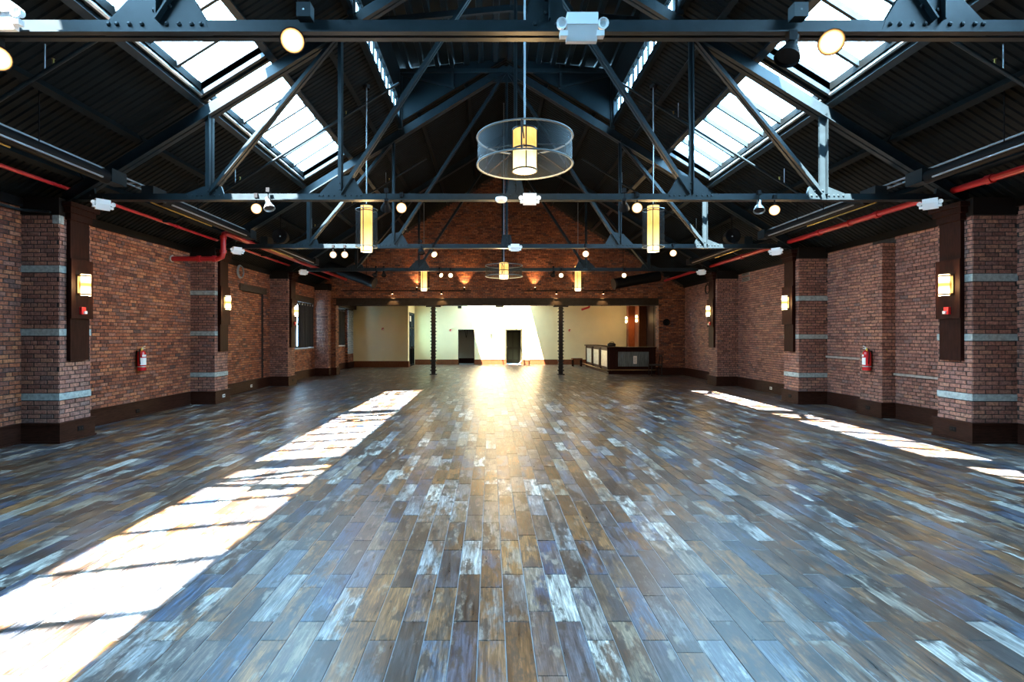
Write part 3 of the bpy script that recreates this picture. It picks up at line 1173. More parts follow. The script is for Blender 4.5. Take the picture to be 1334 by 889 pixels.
def member(p0, p1, web, fl, t=0.012, flip=1):
    """two angles back to back: upright web and a flange on its lower edge"""
    p0, p1 = Vector((p0[0], 0, p0[1])), Vector((p1[0], 0, p1[1]))
    d = (p1 - p0).normalized()
    up = Vector((-d.z, 0, d.x)) * flip
    mb = MB()
    for sy in (-1, 1):
        mb.bar(p0 + Vector((0, sy * 0.014, 0)), p1 + Vector((0, sy * 0.014, 0)), t, web, up=up)
        c = sy * (0.014 + fl / 4)
        lo = -up * (web / 2)
        mb.bar(p0 + lo + Vector((0, c, 0)), p1 + lo + Vector((0, c, 0)), fl / 2, t, up=up)
    return mb


def gusset(pts, rows):
    mb = MB().prism(pts, -0.022, 0.022)
    for (x, z) in rows:
        for sy in (-1, 1):
            mb.lathe([(0.018, 0.0), (0.013, 0.012), (0.0, 0.015)], 6, Matrix.Translation((x, sy * 0.022, z)) @ Matrix.Rotation(sy * -math.pi / 2, 4, 'X'))
    return mb


def build_truss():
    r = thing('roof_truss', (CX, 0, CH), '', 'truss', 'steel roof trusses')
    top = 8.38 - CH

    def tz(h):
        return top - SLOPE * h
    bc = member((-7.25, 0), (7.25, 0), 0.105, 0.105)
    lpart('bottom_chord', bc, 'steel', r)
    for s in (-1, 1):
        m = member((s * 7.25, tz(7.25) + .02), (0, top), 0.20, 0.16, flip=-s)
        # keep flange below
        lpart('top_chord', m, 'steel', r)
        lpart('strut', member((s * 4.95, 0.04), (s * 4.95, tz(4.95) - .05), 0.09, 0.14), 'steel', r)
        lpart('post', member((s * 2.83, 0.04), (s * 2.83, tz(2.83) - .05), 0.06, 0.10), 'steel', r)
        lpart('diagonal', member((s * 4.95, 0.06), (s * 2.88, tz(2.83) - .1), 0.08, 0.12, flip=-s), 'steel', r)
        lpart('diagonal', member((s * 2.83, 0.06), (s * 0.06, top - .15), 0.07, 0.11, flip=-s), 'steel', r)
        riv = [(s * (2.83 + d), 0.02) for d in (-.34, -.27, -.18, -.09, .09, .18, .27, .33)] + [(s * 2.83, .12), (s * 2.83, .22), (s * 2.72, .15), (s * 2.68, .25)]
        lpart('gusset_plate', gusset([(s * 2.42, -.05), (s * 3.20, -.05), (s * 3.16, .05), (s * 2.92, .30), (s * 2.64, .36), (s * 2.46, .06)], riv), 'steel', r)
        riv = [(s * (4.95 + d), 0.02) for d in (-.25, -.18, -.1, .1, .18, .25, .33)] + [(s * 4.95, .1), (s * 4.82, .1)]
        lpart('gusset_plate', gusset([(s * 4.66, -.05), (s * 5.36, -.05), (s * 5.34, .04), (s * 5.02, .17), (s * 4.74, .17)], riv), 'steel', r)
        lpart('heel_plate', gusset([(s * 6.75, -.05), (s * 7.30, -.05), (s * 7.30, .06), (s * 6.8, .2)], [(s * 6.85, .02), (s * 6.98, .02), (s * 7.1, .02)]), 'steel', r)
    lpart('king_post', member((0, 0.04), (0, top - .05), 0.05, 0.10), 'steel', r)
    lpart('gusset_plate', gusset([(-.16, -.04), (.16, -.04), (.1, .28), (-.1, .28)], [(0, .1), (0, .2), (-.08, .02), (.08, .02)]), 'steel', r)
    lpart('gusset_plate', gusset([(-.42, top - .36), (.42, top - .36), (.12, top + .04), (-.12, top + .04)], [(-.3, top - .3), (.3, top - .3), (0, top - .1)]), 'steel', r)
    return r


tr0 = build_truss()
tl = ['steel roof truss nearest overhead, its bottom chord across the picture top',
      'second steel truss, with two amber lantern pendants hung just past it',
      'third steel truss, at the far end of the skylights',
      'farthest steel truss, just before the gable wall']
for i, y in enumerate(TRUSS_Y[1:]):
    o = tr0 if i == 0 else copy_tree(tr0)
    o.location = (CX, y, CH)
    o['label'] = tl[i]

# ------------------------------------------------------------------ windows with curtains
def curtain_window(name, win, label, clabel, bright):
    y0, y1, z0, z1 = win
    w = thing(name, (XL - 0.2, y0, z0), label, 'window', kind='structure')
    fr = MB()
    xg = XL - 0.28
    for y in (y0, (y0 + y1) / 2 - 0.04, y1 - 0.08):
        fr.box(xg - 0.04, xg + 0.04, y, y + 0.08, z0, z1)
    for z in (z0, (z0 + z1) / 2, z1 - 0.07):
        fr.box(xg - 0.04, xg + 0.04, y0, y1, z, z + 0.07)
    part('window_frame', fr, 'black', w)
    ym = (y0 + y1) / 2
    for (a, c) in ((y0 + .08, ym - .04), (ym + .04, y1 - .08)):
        for (p, q) in ((z0 + .07, (z0 + z1) / 2), ((z0 + z1) / 2 + .07, z1 - .07)):
            part('pane', MB().box(xg - .006, xg + .006, a, c, p, q), 'glass', w)
    part('window_sill', MB().box(XL - 0.3, XL + 0.05, y0 - 0.08, y1 + 0.08, z0 - 0.06, z0), 'sill', w)
    part('lintel', MB().box(XL - 0.3, XL + 0.03, y0 - 0.2, y1 + 0.15, z1, z1 + 0.25), 'lintel', w)
    # curtains
    rod = thing('curtain_rod', (XL + 0.03, y0, z1 - 0.05), 'thin black rod carrying ' + clabel, 'rod')
    part('rod', MB().tube([(XL + .04, y0 - .05, z1 - .06), (XL + .04, y1 + .05, z1 - .06)], 0.012, 8), 'black', rod)
    for yy in (y0 - 0.03, y1 + 0.03):
        part('rod_bracket', MB().box(XL - 0.01, XL + .05, yy - .012, yy + .012, z1 - .08, z1 - .045), 'black', rod)
    ys = y0 + bright
    cm = MB()
    cols = 60
    vs, fs = [], []
    for t in (0, 1):
        for i in range(cols + 1):
            y = ys + (y1 - ys) * i / cols
            for z in (z0 + 0.02, z1 - 0.01):
                amp = 0.018 if z > z0 + .5 else 0.03
                vs.append((XL + 0.04 + amp * math.sin(i * 1.05) + t * 0.006, y + (0.05 * math.sin(i * 0.37) if z < z0 + .5 else 0), z))
    for t in (0, 1):
        o = t * 2 * (cols + 1)
        for i in range(cols):
            q = (o + 2 * i, o + 2 * i + 1, o + 2 * i + 3, o + 2 * i + 2)
            fs.append(q if t else tuple(reversed(q)))
    cm.add(vs, fs, True)
    cur = solid('curtain', cm, 'curtain', (XL + 0.04, ys, z0), clabel, 'curtain', 'black curtains')
    for i in range(6):
        y = ys + (y1 - ys) * (i + 0.5) / 6
        gm = MB().lathe([(0.042, 0.0), (0.042, 0.012), (0.0, 0.012)], 12, Matrix.Translation((XL + 0.058, y, z1 - 0.085)) @ Matrix.Rotation(math.pi / 2, 4, 'Y'))
        part('grommet', gm, 'alu', cur)  # pale disc fills the grommet in place of daylight through its hole
    return w


curtain_window('window_10', WIN1, 'tall brick-framed window whose near edge shows bright daylight', 'black grommet curtain in front of the bright window', 0.45)
curtain_window('window_11', WIN2, 'tall window in the back area beside the whitewashed pier', 'black grommet curtain beside the whitewashed pier', 0.0)

# ------------------------------------------------------------------ sconce boards, sconces, alarms
def sconce_board(side, y0, pale, where):
    sg = 1 if side == 'L' else -1
    xf = (PL if side == 'L' else PR) + sg * 0.014
    r = thing('sconce_board', (xf, y0 + 0.3, 1.29), f'tall wooden board behind the sconce {where}', 'board', 'wooden sconce boards on the pilasters')
    def bx(t0, t1, a, c, z0, z1):
        return MB().box(*sorted((xf + sg * t0, xf + sg * t1)), y0 + a, y0 + c, z0, z1)
    part('board', bx(0, 0.06, 0.13, 0.53, 1.29, 3.58), 'wood_pale' if pale else 'wood', r)
    part('backplate', bx(0.06, 0.10, 0.10, 0.56, 1.97, 2.93), 'wood_pale' if pale else 'wood', r)
    cr = bx(0, 0.09, 0.10, 0.56, 3.55, 3.66)
    for (t, e, z0, z1) in ((0.12, 0.04, 3.66, 3.75), (0.16, 0.08, 3.75, 3.82)):
        cr.box(*sorted((xf, xf + sg * t)), y0 + 0.10 - e, y0 + 0.56 + e, z0, z1)
    part('crown_moulding', cr, 'wood', r)
    return xf + sg * 0.10


def sconce(x, sg, y, z, label, axis='x', group='lit wall sconces'):
    """half-round glass shade in bronze bands; sg = side it faces along x"""
    r = thing('wall_sconce', (x, y, z), label, 'sconce', group)
    part('backplate', MB().box(*sorted((x, x + sg * 0.02)), y - 0.13, y + 0.13, z - 0.15, z + 0.15), 'bronze', r)
    a0 = -math.pi / 2 if sg > 0 else math.pi / 2
    mt = Matrix.Translation((x + sg * 0.035, y, z))
    g = MB().lathe([(0.085, -0.175), (0.085, 0.175)], 14, mt, True, a0, a0 + math.pi)
    part('glass_shade', g, 'sconce', r)
    for zz in (-0.15, 0.15):
        bd = MB()
        bd.lathe([(0.086, zz - 0.012), (0.094, zz - 0.012), (0.094, zz + 0.012), (0.086, zz + 0.012)], 14, mt, True, a0, a0 + math.pi)
        bd.box(*sorted((x, x + sg * 0.05)), y - 0.125, y + 0.125, z + zz - 0.012, z + zz + 0.012)
        part('band', bd, 'bronze', r)
    l = bpy.data.lights.new('sconce_light', 'POINT')
    l.energy = 9
    l.color = (1.0, 0.62, 0.26)
    l.shadow_soft_size = 0.06
    lo = bpy.data.objects.new('sconce_light', l)
    COL.objects.link(lo)
    lo.parent = r
    lo.location = (sg * 0.2, 0, 0)
    return r


def alarm(x, sg, y, z, label, axis='x'):
    r = thing('fire_alarm', (x, y, z), label, 'alarm', 'red fire alarm strobes')
    if axis == 'x':
        part('housing', MB().box(*sorted((x, x + sg * 0.04)), y - 0.045, y + 0.045, z - 0.06, z + 0.06), 'red', r)
        part('strobe', MB().box(*sorted((x + sg * .04, x + sg * 0.065)), y - 0.005, y + 0.04, z - 0.05, z - 0.005), 'white', r, 'white strobe lens')
    else:
        part('housing', MB().box(x - 0.05, x + 0.05, y - 0.04, y, z - 0.06, z + 0.06), 'red', r)
        part('strobe', MB().box(x + 0.0, x + 0.04, y - 0.06, y - 0.04, z - 0.05, z + 0.01), 'white', r, 'white strobe lens')


for side, wn in (('L', 'curtained-window wall'), ('R', 'bar-side wall')):
    sg = 1 if side == 'L' else -1
    for k, y0 in enumerate((8.35, 13.05, 17.75)):
        where = f'on the {ordw[k]} pilaster of the {wn}'
        xs = sconce_board(side, y0, False, where)
        sconce(xs, sg, y0 + 0.33, 2.52, f'lit amber half-round wall sconce {where}')
        if k != 1:
            alarm(xs, sg, y0 + 0.31, 2.10, f'small red fire alarm strobe {where}')

sconce(7.55, -1, 27.16, 2.55, 'lit wall sconce on the wooden column nearer the bar counter', group='sconces on the bar wall columns')
sconce(7.55, -1, 29.21, 2.55, 'lit wall sconce on the wooden column nearer the cream wall', group='sconces on the bar wall columns')
for px, lab in ((587, 'red alarm strobe on the cream wall beside the open grey doorway'),
                (742, 'red alarm strobe on the cream wall towards the bar')):
    alarm((px - PX) * YB / F, 1, YB, 1.98, lab, 'y')
alarm((498.8 - PX) * 28.1 / F, 1, 28.1, 2.03, 'red alarm strobe on the stepped cream wall by the glazed door', 'y')

# white lamp between the two doorways
r = thing('wall_lamp', (0.0, YB, 1.85), 'small white wall lamp between the two doorways', 'lamp')
part('bracket', MB().box(-0.03, 0.03, YB - 0.04, YB, 1.75, 1.95), 'chrome', r)
part('shade', MB().lathe([(0.045, -0.14), (0.07, 0.10), (0.0, 0.12)], 14, Matrix.Translation((0, YB - 0.11, 1.9))), 'white', r)

# outlets in the skirting
def outlet(x, y, z, sg, label, mat='black'):
    r = thing('outlet', (x, y, z), label, 'outlet', 'outlets in the baseboards')
    part('cover_plate', MB().box(*sorted((x, x + sg * 0.006)), y - 0.06, y + 0.06, z - 0.038, z + 0.038), mat, r)
    for d in (-0.025, 0.025):
        part('socket', MB().box(*sorted((x + sg * .006, x + sg * 0.010)), y + d - 0.015, y + d + 0.015, z - 0.015, z + 0.015), 'iron', r)


outlet(PL + 0.05, 8.72, 0.17, 1, 'black outlet in the plinth of the first pilaster, window-wall side')
outlet(XL + 0.04, 11.05, 0.12, 1, 'black outlet in the baseboard below the extinguisher on bare wall')
outlet(PL + 0.05, 13.4, 0.17, 1, 'pale outlet in the plinth of the second pilaster, window-wall side', 'white')
outlet(XL + 0.04, 16.3, 0.14, 1, 'white outlet in the baseboard below the bricked-up window', 'white')
outlet(PL + 0.05, 18.1, 0.17, 1, 'black outlet in the plinth of the pilaster before the curtained window')
outlet(PR - 0.05, 8.65, 0.17, -1, 'black outlet in the plinth of the first pilaster, bar-wall side')
outlet(8.03 - 0.05, 11.2, 0.17, -1, 'black outlet in the plinth below the extinguisher on the shallow pilaster')
outlet(PR - 0.05, 13.35, 0.17, -1, 'black outlet in the plinth of the second pilaster, bar-wall side')
outlet(XR - 0.04, 15.6, 0.14, -1, 'white outlet in the baseboard past the second bar-side pilaster', 'white')

# ------------------------------------------------------------------ fire extinguishers
def extinguisher(x, y, z, sg, label):
    r = thing('fire_extinguisher', (x, y, z), label, 'extinguisher')
    mt = Matrix.Translation((x, y, z))
    part('cylinder', MB().lathe([(0.0, 0.0), (0.075, 0.0), (0.08, 0.015), (0.08, 0.34), (0.07, 0.385), (0.045, 0.41), (0.025, 0.42), (0.025, 0.44)], 18, mt), 'red', r)
    hd = MB().lathe([(0.028, 0.44), (0.028, 0.475), (0.0, 0.48)], 10, mt)
    hd.bar((x, y, z + 0.475), (x, y + 0.10, z + 0.51), 0.025, 0.012)
    hd.bar((x, y, z + 0.46), (x, y + 0.10, z + 0.455), 0.022, 0.01)
    part('valve_handle', hd, 'alu', r)
    part('hose', MB().tube([(x, y - 0.02, z + 0.465), (x + sg * .02, y - 0.09, z + 0.44), (x + sg * .03, y - 0.115, z + 0.36), (x + sg * .03, y - 0.105, z + 0.2), (x + sg * .03, y - 0.095, z + 0.14)], 0.011, 8), 'black', r)
    lb = MB().lathe([(0.0812, 0.12), (0.0812, 0.27)], 10, mt, True, (0.0 if sg > 0 else math.pi) - 1.3, (0.0 if sg > 0 else math.pi) + 0.7)
    lb.lathe([(0.0812, 0.29), (0.0812, 0.335)], 10, mt, True, (0.0 if sg > 0 else math.pi) - 0.9, (0.0 if sg > 0 else math.pi) + 0.3)
    part('label_sheet', lb, 'paper', r)
    part('inspection_tag', MB().box(x + sg * .02, x + sg * 0.024, y - .05, y + 0.0, z + 0.40, z + 0.47), 'yellow', r)
    part('wall_bracket', MB().box(*sorted((x - sg * 0.10, x - sg * 0.07)), y - 0.03, y + 0.03, z + 0.1, z + 0.42), 'iron', r)
    part('strap', MB().lathe([(0.0815, 0.075), (0.0815, 0.095)], 16, mt), 'alu', r)


extinguisher(XL + 0.11, 11.07, 0.96, 1, 'red fire extinguisher hung on the bare window-side brick wall')
extinguisher(8.03 - 0.11, 11.15, 0.96, -1, 'red fire extinguisher hung on the shallow bar-side pilaster')

# ------------------------------------------------------------------ pendants
def rod_to(p, x, y, z0, z1):
    return part('rod', MB().tube([(x, y, z0), (x, y, z1)], 0.012, 8), 'rodsteel', p)


def drum(y, zb, label):
    x = CX
    R, h = 0.555, 0.32
    r = thing('drum_pendant', (x, y, zb), label, 'pendant lamp', 'drum pendants on the centre line')
    for k in (0, 1):
        part('hoop', MB().ring((x, y, zb + k * h), R, 0.012, 48, 8), 'hoopsteel', r)
    part('scrim', MB().lathe([(R - 0.004, 0.01), (R - 0.004, h - 0.01)], 48, Matrix.Translation((x, y, zb))), 'scrim', r)
    st = MB()
    for a in (0.4, 0.4 + 2 * math.pi / 3, 0.4 + 4 * math.pi / 3):
        c, s_ = math.cos(a), math.sin(a)
        st.tube([(x + R * c, y + R * s_, zb), (x + R * c, y + R * s_, zb + h)], 0.010, 6)
        st.tube([(x + R * c, y + R * s_, zb + h), (x + .14 * c, y + .14 * s_, zb + h - 0.05)], 0.008, 6)
        st.tube([(x + R * c, y + R * s_, zb), (x + .14 * c, y + .14 * s_, zb + 0.2)], 0.008, 6)
    part('spoke', st, 'iron', r)
    mt = Matrix.Translation((x, y, zb - 0.07))
    part('shade', MB().lathe([(0.138, 0.0), (0.138, 0.49)], 28, mt), 'amber', r)
    part('lens', MB().lathe([(0.0, 0.0), (0.125, 0.0)], 28, mt), 'lampdisc', r)
    bd = MB()
    for z in (0.0, 0.245, 0.475):
        bd.lathe([(0.139, z - .004), (0.147, z - .004), (0.147, z + 0.016), (0.139, z + 0.016)], 28, mt)
    for i in range(4):
        a = -math.pi / 2 + i * math.pi / 2 + 0.05
        bd.bar((x + .144 * math.cos(a), y + .144 * math.sin(a), zb - .07), (x + .144 * math.cos(a), y + .144 * math.sin(a), zb + .42), 0.014, 0.014, up=(math.cos(a), math.sin(a), 0))
    part('band', bd, 'iron', r)
    part('top_cap', MB().lathe([(0.0, 0.50), (0.145, 0.49), (0.145, 0.48)], 28, mt), 'iron', r)
    ztop = 8.46 if y < 13 else RIDGE - 0.02
    rod_to(r, x, y, zb + 0.42, ztop)
    part('canopy', MB().lathe([(0.06, ztop - 0.02), (0.06, ztop + 0.03), (0.0, ztop + 0.03)], 14, Matrix.Translation((x, y, 0))), 'iron', r)
    l = bpy.data.lights.new('pendant_light', 'POINT')
    l.energy = 70
    l.color = (1.0, 0.66, 0.30)
    l.shadow_soft_size = 0.12
    lo = bpy.data.objects.new('pendant_light', l)
    COL.objects.link(lo)
    lo.parent = r
    lo.location = (0, 0, -0.25)


drum(6.2, 3.69, 'large drum pendant of dark wire mesh round an amber cylinder, nearest overhead')
drum(15.9, 3.47, 'far drum pendant of dark wire mesh, before the gable wall')


def lantern(x, y, zb, label):
    r = thing('lantern_pendant', (x, y, zb), label, 'pendant lamp', 'tall amber lantern pendants')
    mt = Matrix.Translation((x, y, zb))
    part('shade', MB().lathe([(0.118, 0.0), (0.118, 0.95)], 24, mt), 'amber', r)
    part('lens', MB().lathe([(0.0, 0.0), (0.112, 0.0)], 24, mt), 'lampdisc', r)
    bd = MB()
    for z in (0.0, 0.11, 0.84, 0.94):
        bd.lathe([(0.119, z - .004), (0.126, z - .004), (0.126, z + 0.012), (0.119, z + 0.012)], 24, mt)
    for i in range(3):
        a = -math.pi / 2 - 0.35 + i * 2 * math.pi / 3
        bd.bar((x + .124 * math.cos(a), y + .124 * math.sin(a), zb), (x + .124 * math.cos(a), y + .124 * math.sin(a), zb + .95), 0.014, 0.014, up=(math.cos(a), math.sin(a), 0))
    part('band', bd, 'iron', r)
    for z in (0.10, 0.86):
        part('hoop', MB().ring((x, y, zb + z), 0.22, 0.008, 32, 6), 'hoopsteel', r)
    part('scrim', MB().lathe([(0.218, 0.11), (0.218, 0.85)], 32, mt), 'scrim', r)
    st = MB()
    for i in range(3):
        a = 0.3 + i * 2 * math.pi / 3
        c, s_ = math.cos(a), math.sin(a)
        for z in (0.10, 0.86):
            st.tube([(x + .12 * c, y + .12 * s_, zb + z), (x + .22 * c, y + .22 * s_, zb + z)], 0.007, 6)
    part('spoke', st, 'iron', r)
    part('top_cap', MB().lathe([(0.0, 0.975), (0.122, 0.955), (0.122, 0.945)], 24, mt), 'iron', r)
    zr = roof(abs(x - CX)) - 0.02
    rod_to(r, x, y, zb + 0.95, zr)
    part('canopy', MB().lathe([(0.07, zr - 0.08), (0.07, zr - 0.01), (0.0, zr + 0.03)], 14, Matrix.Translation((x, y, 0))), 'iron', r)
    l = bpy.data.lights.new('pendant_light', 'POINT')
    l.energy = 30
    l.color = (1.0, 0.66, 0.30)
    l.shadow_soft_size = 0.1
    lo = bpy.data.objects.new('pendant_light', l)
    COL.objects.link(lo)
    lo.parent = r
    lo.location = (0, 0, -0.2)


lantern(CX - 2.95, 10.9, 3.42, 'near amber lantern pendant over the window-wall half of the hall')
lantern(CX + 2.95, 10.9, 3.42, 'near amber lantern pendant over the bar-wall half of the hall')
lantern(CX - 2.95, 20.3, 3.41, 'far small-looking lantern pendant over the window-wall half')
lantern(CX + 2.95, 20.3, 3.41, 'far small-looking lantern pendant over the bar-wall half')

# ------------------------------------------------------------------ spotlights
_sp = {}


def spot_meshes():
    if _sp:
        return _sp
    bell = [(0.0, -0.20), (0.034, -0.20), (0.036, -0.12), (0.05, -0.10), (0.078, -0.035), (0.088, 0.0), (0.083, 0.0), (0.074, -0.03)]
    for m in ('black', 'alu', 'bronze'):
        _sp['housing', m] = MB().lathe(bell, 18).mesh('housing', m)
    _sp['lens_on'] = MB().lathe([(0.0, -0.012), (0.079, -0.012)], 18).mesh('lens', 'lamp')
    _sp['lens_dome'] = MB().lathe([(0.079, -0.012), (0.07, 0.03), (0.04, 0.055), (0.0, 0.062)], 14).mesh('lens', 'lamp')
    _sp['lens_off'] = MB().lathe([(0.0, -0.025), (0.076, -0.025)], 18).mesh('lens', 'iron')
    _sp['clamp'] = MB().box(-0.03, 0.03, -0.03, 0.03, -0.015, 0.06).tube([(0, 0, -.015), (0, 0, -0.13)], 0.010, 6).mesh('clamp', 'black')
    return _sp


def spot(px, py, d, aim, lit, label, group, finish='black', up=0.0, scale=1.0, zc=None):
    """lamp face centred on a photo pixel at depth d; hangs from zc"""
    sp = spot_meshes()
    face = at(px, py, d)
    a = Vector(aim) - face if len(aim) == 3 and aim[1] != 'v' else None
    a.normalize()
    piv = face - a * 0.11
    zc = zc if zc is not None else piv.z + 0.19
    r = thing('spotlight', (piv.x, piv.y, zc), label, 'spotlight', group)
    body = thing_part('head', r, (0, 0, piv.z - zc))
    hs = link('housing', sp['housing', finish], r, (0, 0, piv.z - zc) + Vector((0, 0, 0)) if False else Vector((0, 0, piv.z - zc)) + a * 0.11)
    hs.rotation_euler = a.to_track_quat('Z', 'Y').to_euler()
    hs.scale = (scale,) * 3
    ln = link('lens', sp['lens_on' if lit else 'lens_off'], hs)
    st = MB().box(-0.028, 0.028, -0.028, 0.028, -0.02, 0.05)
    st.tube([(0, 0, -.02), (0, 0, piv.z - zc)], 0.010, 6)
    link('clamp', st.mesh('clamp', 'black'), r)
    return r


def thing_part(*a):
    return None


EYE = (0, 0, 1.5)
T = {1: 3.78, 2: 8.42, 3: 13.1, 4: 17.8}
ZC = {1: 3.80, 2: 3.81, 3: 3.81, 4: 3.81}
G1 = 'spotlights clamped under the nearest truss'
G2 = 'spotlights clamped under the second truss'
G3 = 'spotlights clamped under the third truss'
G4 = 'spotlights clamped under the farthest truss'
spot(381, 53, T[1], EYE, True, 'big lit spotlight under the nearest truss, window-wall half', G1, zc=3.83)
spot(1083, 55, T[1], EYE, True, 'big lit spotlight with bronze rim seen against the bar-side skylight', G1, 'bronze', zc=3.83)
spot(1025, 76, T[1], (1.66, 3.55, 2.7), False, 'dark bell-shaped unlit spotlight seen against the bar-side skylight', G1, zc=3.83)
spot(-3, 76, T[1], EYE, True, 'lit spotlight half out of the frame under the nearest truss', G1, zc=3.83)
spot(334, 272, T[2], EYE, True, 'lit spotlight beside a silver unlit one, second truss, window-wall half', G2)
spot(351, 272, T[2], (-2.6, 7.5, 1.0), False, 'silver unlit spotlight head on the second truss, window-wall half', G2, 'alu')
spot(523, 271, T[2], EYE, True, 'lit spotlight between the lantern pendant and the drum, window-wall half', G2)
spot(503, 272, T[2], (-2.5, 12, 1.5), False, 'dark unlit spotlight ring next to the lantern pendant, window-wall half', G2)
spot(830, 271, T[2], EYE, True, 'lit spotlight touching the lantern pendant, bar-wall half', G2)
spot(813, 272, T[2], (3.0, 12, 1.5), False, 'dark unlit spotlight inward of the bar-half lantern pendant', G2)
spot(1009, 274, T[2], EYE, True, 'lit spotlight outermost on the second truss, bar-wall half', G2)
spot(989, 275, T[2], (3.6, 7.0, 0.6), False, 'silver unlit spotlight head on the second truss, bar-wall half', G2, 'alu')
spot(434, 332, T[3], EYE, True, 'outer of two lit spotlights side by side under the third truss', G3)
spot(449, 332, T[3], EYE, True, 'inner of two lit spotlights side by side under the third truss', G3)
spot(566, 332, T[3], (0.5, 10, 1.5), True, 'lit spotlight tilted sideways under the third truss', G3)
spot(549, 330, T[3], (-1.2, 11.5, 0.5), False, 'dark unlit spotlight beside the tilted lit one, third truss', G3)
spot(763, 331, T[3], EYE, True, 'lit spotlight alone under the third truss above the bar-half far lantern', G3)
spot(877, 330, T[3], EYE, True, 'lit spotlight outermost under the third truss, bar-wall half', G3)
spot(488, 359, T[4], (-5, 15, 0.5), False, 'outer of two dark unlit spotlights under the farthest truss', G4)
spot(500, 359, T[4], (-3, 15, 0.5), False, 'inner of two dark unlit spotlights under the farthest truss', G4)
spot(575, 359, T[4], (3, 13, 1.0), True, 'tilted lit spotlight under the farthest truss, window-wall half', G4)
spot(587, 359, T[4], EYE, True, 'lit spotlight facing out under the farthest truss, window-wall half', G4)
spot(731, 359, T[4], EYE, True, 'lit spotlight under the farthest truss, inward of the far lantern', G4)
spot(720, 359, T[4], (0.8, 15, 0.5), False, 'dark unlit spotlight under the farthest truss, bar-wall half', G4)
spot(813, 359, T[4], EYE, True, 'lit spotlight outermost under the farthest truss, bar-wall half', G4)

# track on the gable wall with up and down lights
for nm, x0p, x1p, ups, downs in (('window', 447, 614, (543, 605), (511, 575)), ('bar', 686, 802, (697, 752), (725, 786))):
    y = YG - 0.22
    x0, x1 = (x0p - PX) * y / F, (x1p - PX) * y / F
    z = H + (PY - 379) * y / F
    tr = thing('light_track', ((x0 + x1) / 2, y, z), f'thin black light track on the gable wall, {nm}-wall half', 'track', 'light tracks on the gable wall')
    part('rail', MB().box(x0, x1, y - 0.02, y + 0.02, z - 0.015, z + 0.015), 'black', tr)
    part('wall_bracket', MB().box(x0 + 0.3, x0 + 0.33, y, YG, z - 0.012, z + 0.012), 'black', tr)
    part('wall_bracket', MB().box(x1 - 0.33, x1 - 0.3, y, YG, z - 0.012, z + 0.012), 'black', tr)
    for kk, (lst, dirn) in enumerate(((ups, 1), (downs, -1))):
        for q, pxx in enumerate(lst):
            x = (pxx - PX) * y / F
            inout = 'nearer the wall' if ((q == 0) == (nm == 'window')) else 'nearer the centre line'
            a = Vector((0, 0.35, dirn * 1.0)).normalized()
            zc = z
            r = thing('track_spotlight', (x, y, zc), f'small lit track spotlight aimed {"up the gable bricks" if dirn > 0 else "down at the header beam"}, {nm}-wall half, {inout}', 'spotlight', 'small track spotlights on the gable wall')
            hs = link('housing', spot_meshes()['housing', 'black'], r, (0, 0.0, dirn * 0.11))
            hs.rotation_euler = a.to_track_quat('Z', 'Y').to_euler()
            hs.scale = (0.62,) * 3
            link('lens', spot_meshes()['lens_dome'], hs)
            l = bpy.data.lights.new('track_light', 'SPOT')
            l.energy = 60 if dirn > 0 else 25
            l.color = (1.0, 0.55, 0.22)
            l.spot_size = math.radians(75)
            l.spot_blend = 0.7
            l.shadow_soft_size = 0.03
            lo = bpy.data.objects.new('track_light', l)
            COL.objects.link(lo)
            lo.parent = r
            lo.location = Vector((0, 0, dirn * 0.11)) + a * 0.06
            lo.rotation_euler = a.to_track_quat('-Z', 'Y').to_euler()
# downlight that warms the bar wall panel
l = bpy.data.lights.new('bar_downlight', 'SPOT')
l.energy = 160
l.color = (1.0, 0.42, 0.12)
l.spot_size = math.radians(80)
l.spot_blend = 0.6
dl = thing('recessed_downlight', (7.75, 28.2, 3.88), 'recessed downlight over the red-brown panel behind the bar', 'downlight')
part('trim_ring', MB().lathe([(0.05, 0.0), (0.075, 0.0), (0.075, 0.02)], 16, Matrix.Translation((7.75, 28.2, 3.87))), 'white', dl)
part('lens', MB().lathe([(0.0, 0.012), (0.05, 0.012)], 16, Matrix.Translation((7.75, 28.2, 3.87))), 'lamp', dl)
lo = bpy.data.objects.new('bar_downlight', l)
COL.objects.link(lo)
lo.parent = dl
lo.location = (-0.06, 0, -0.05)

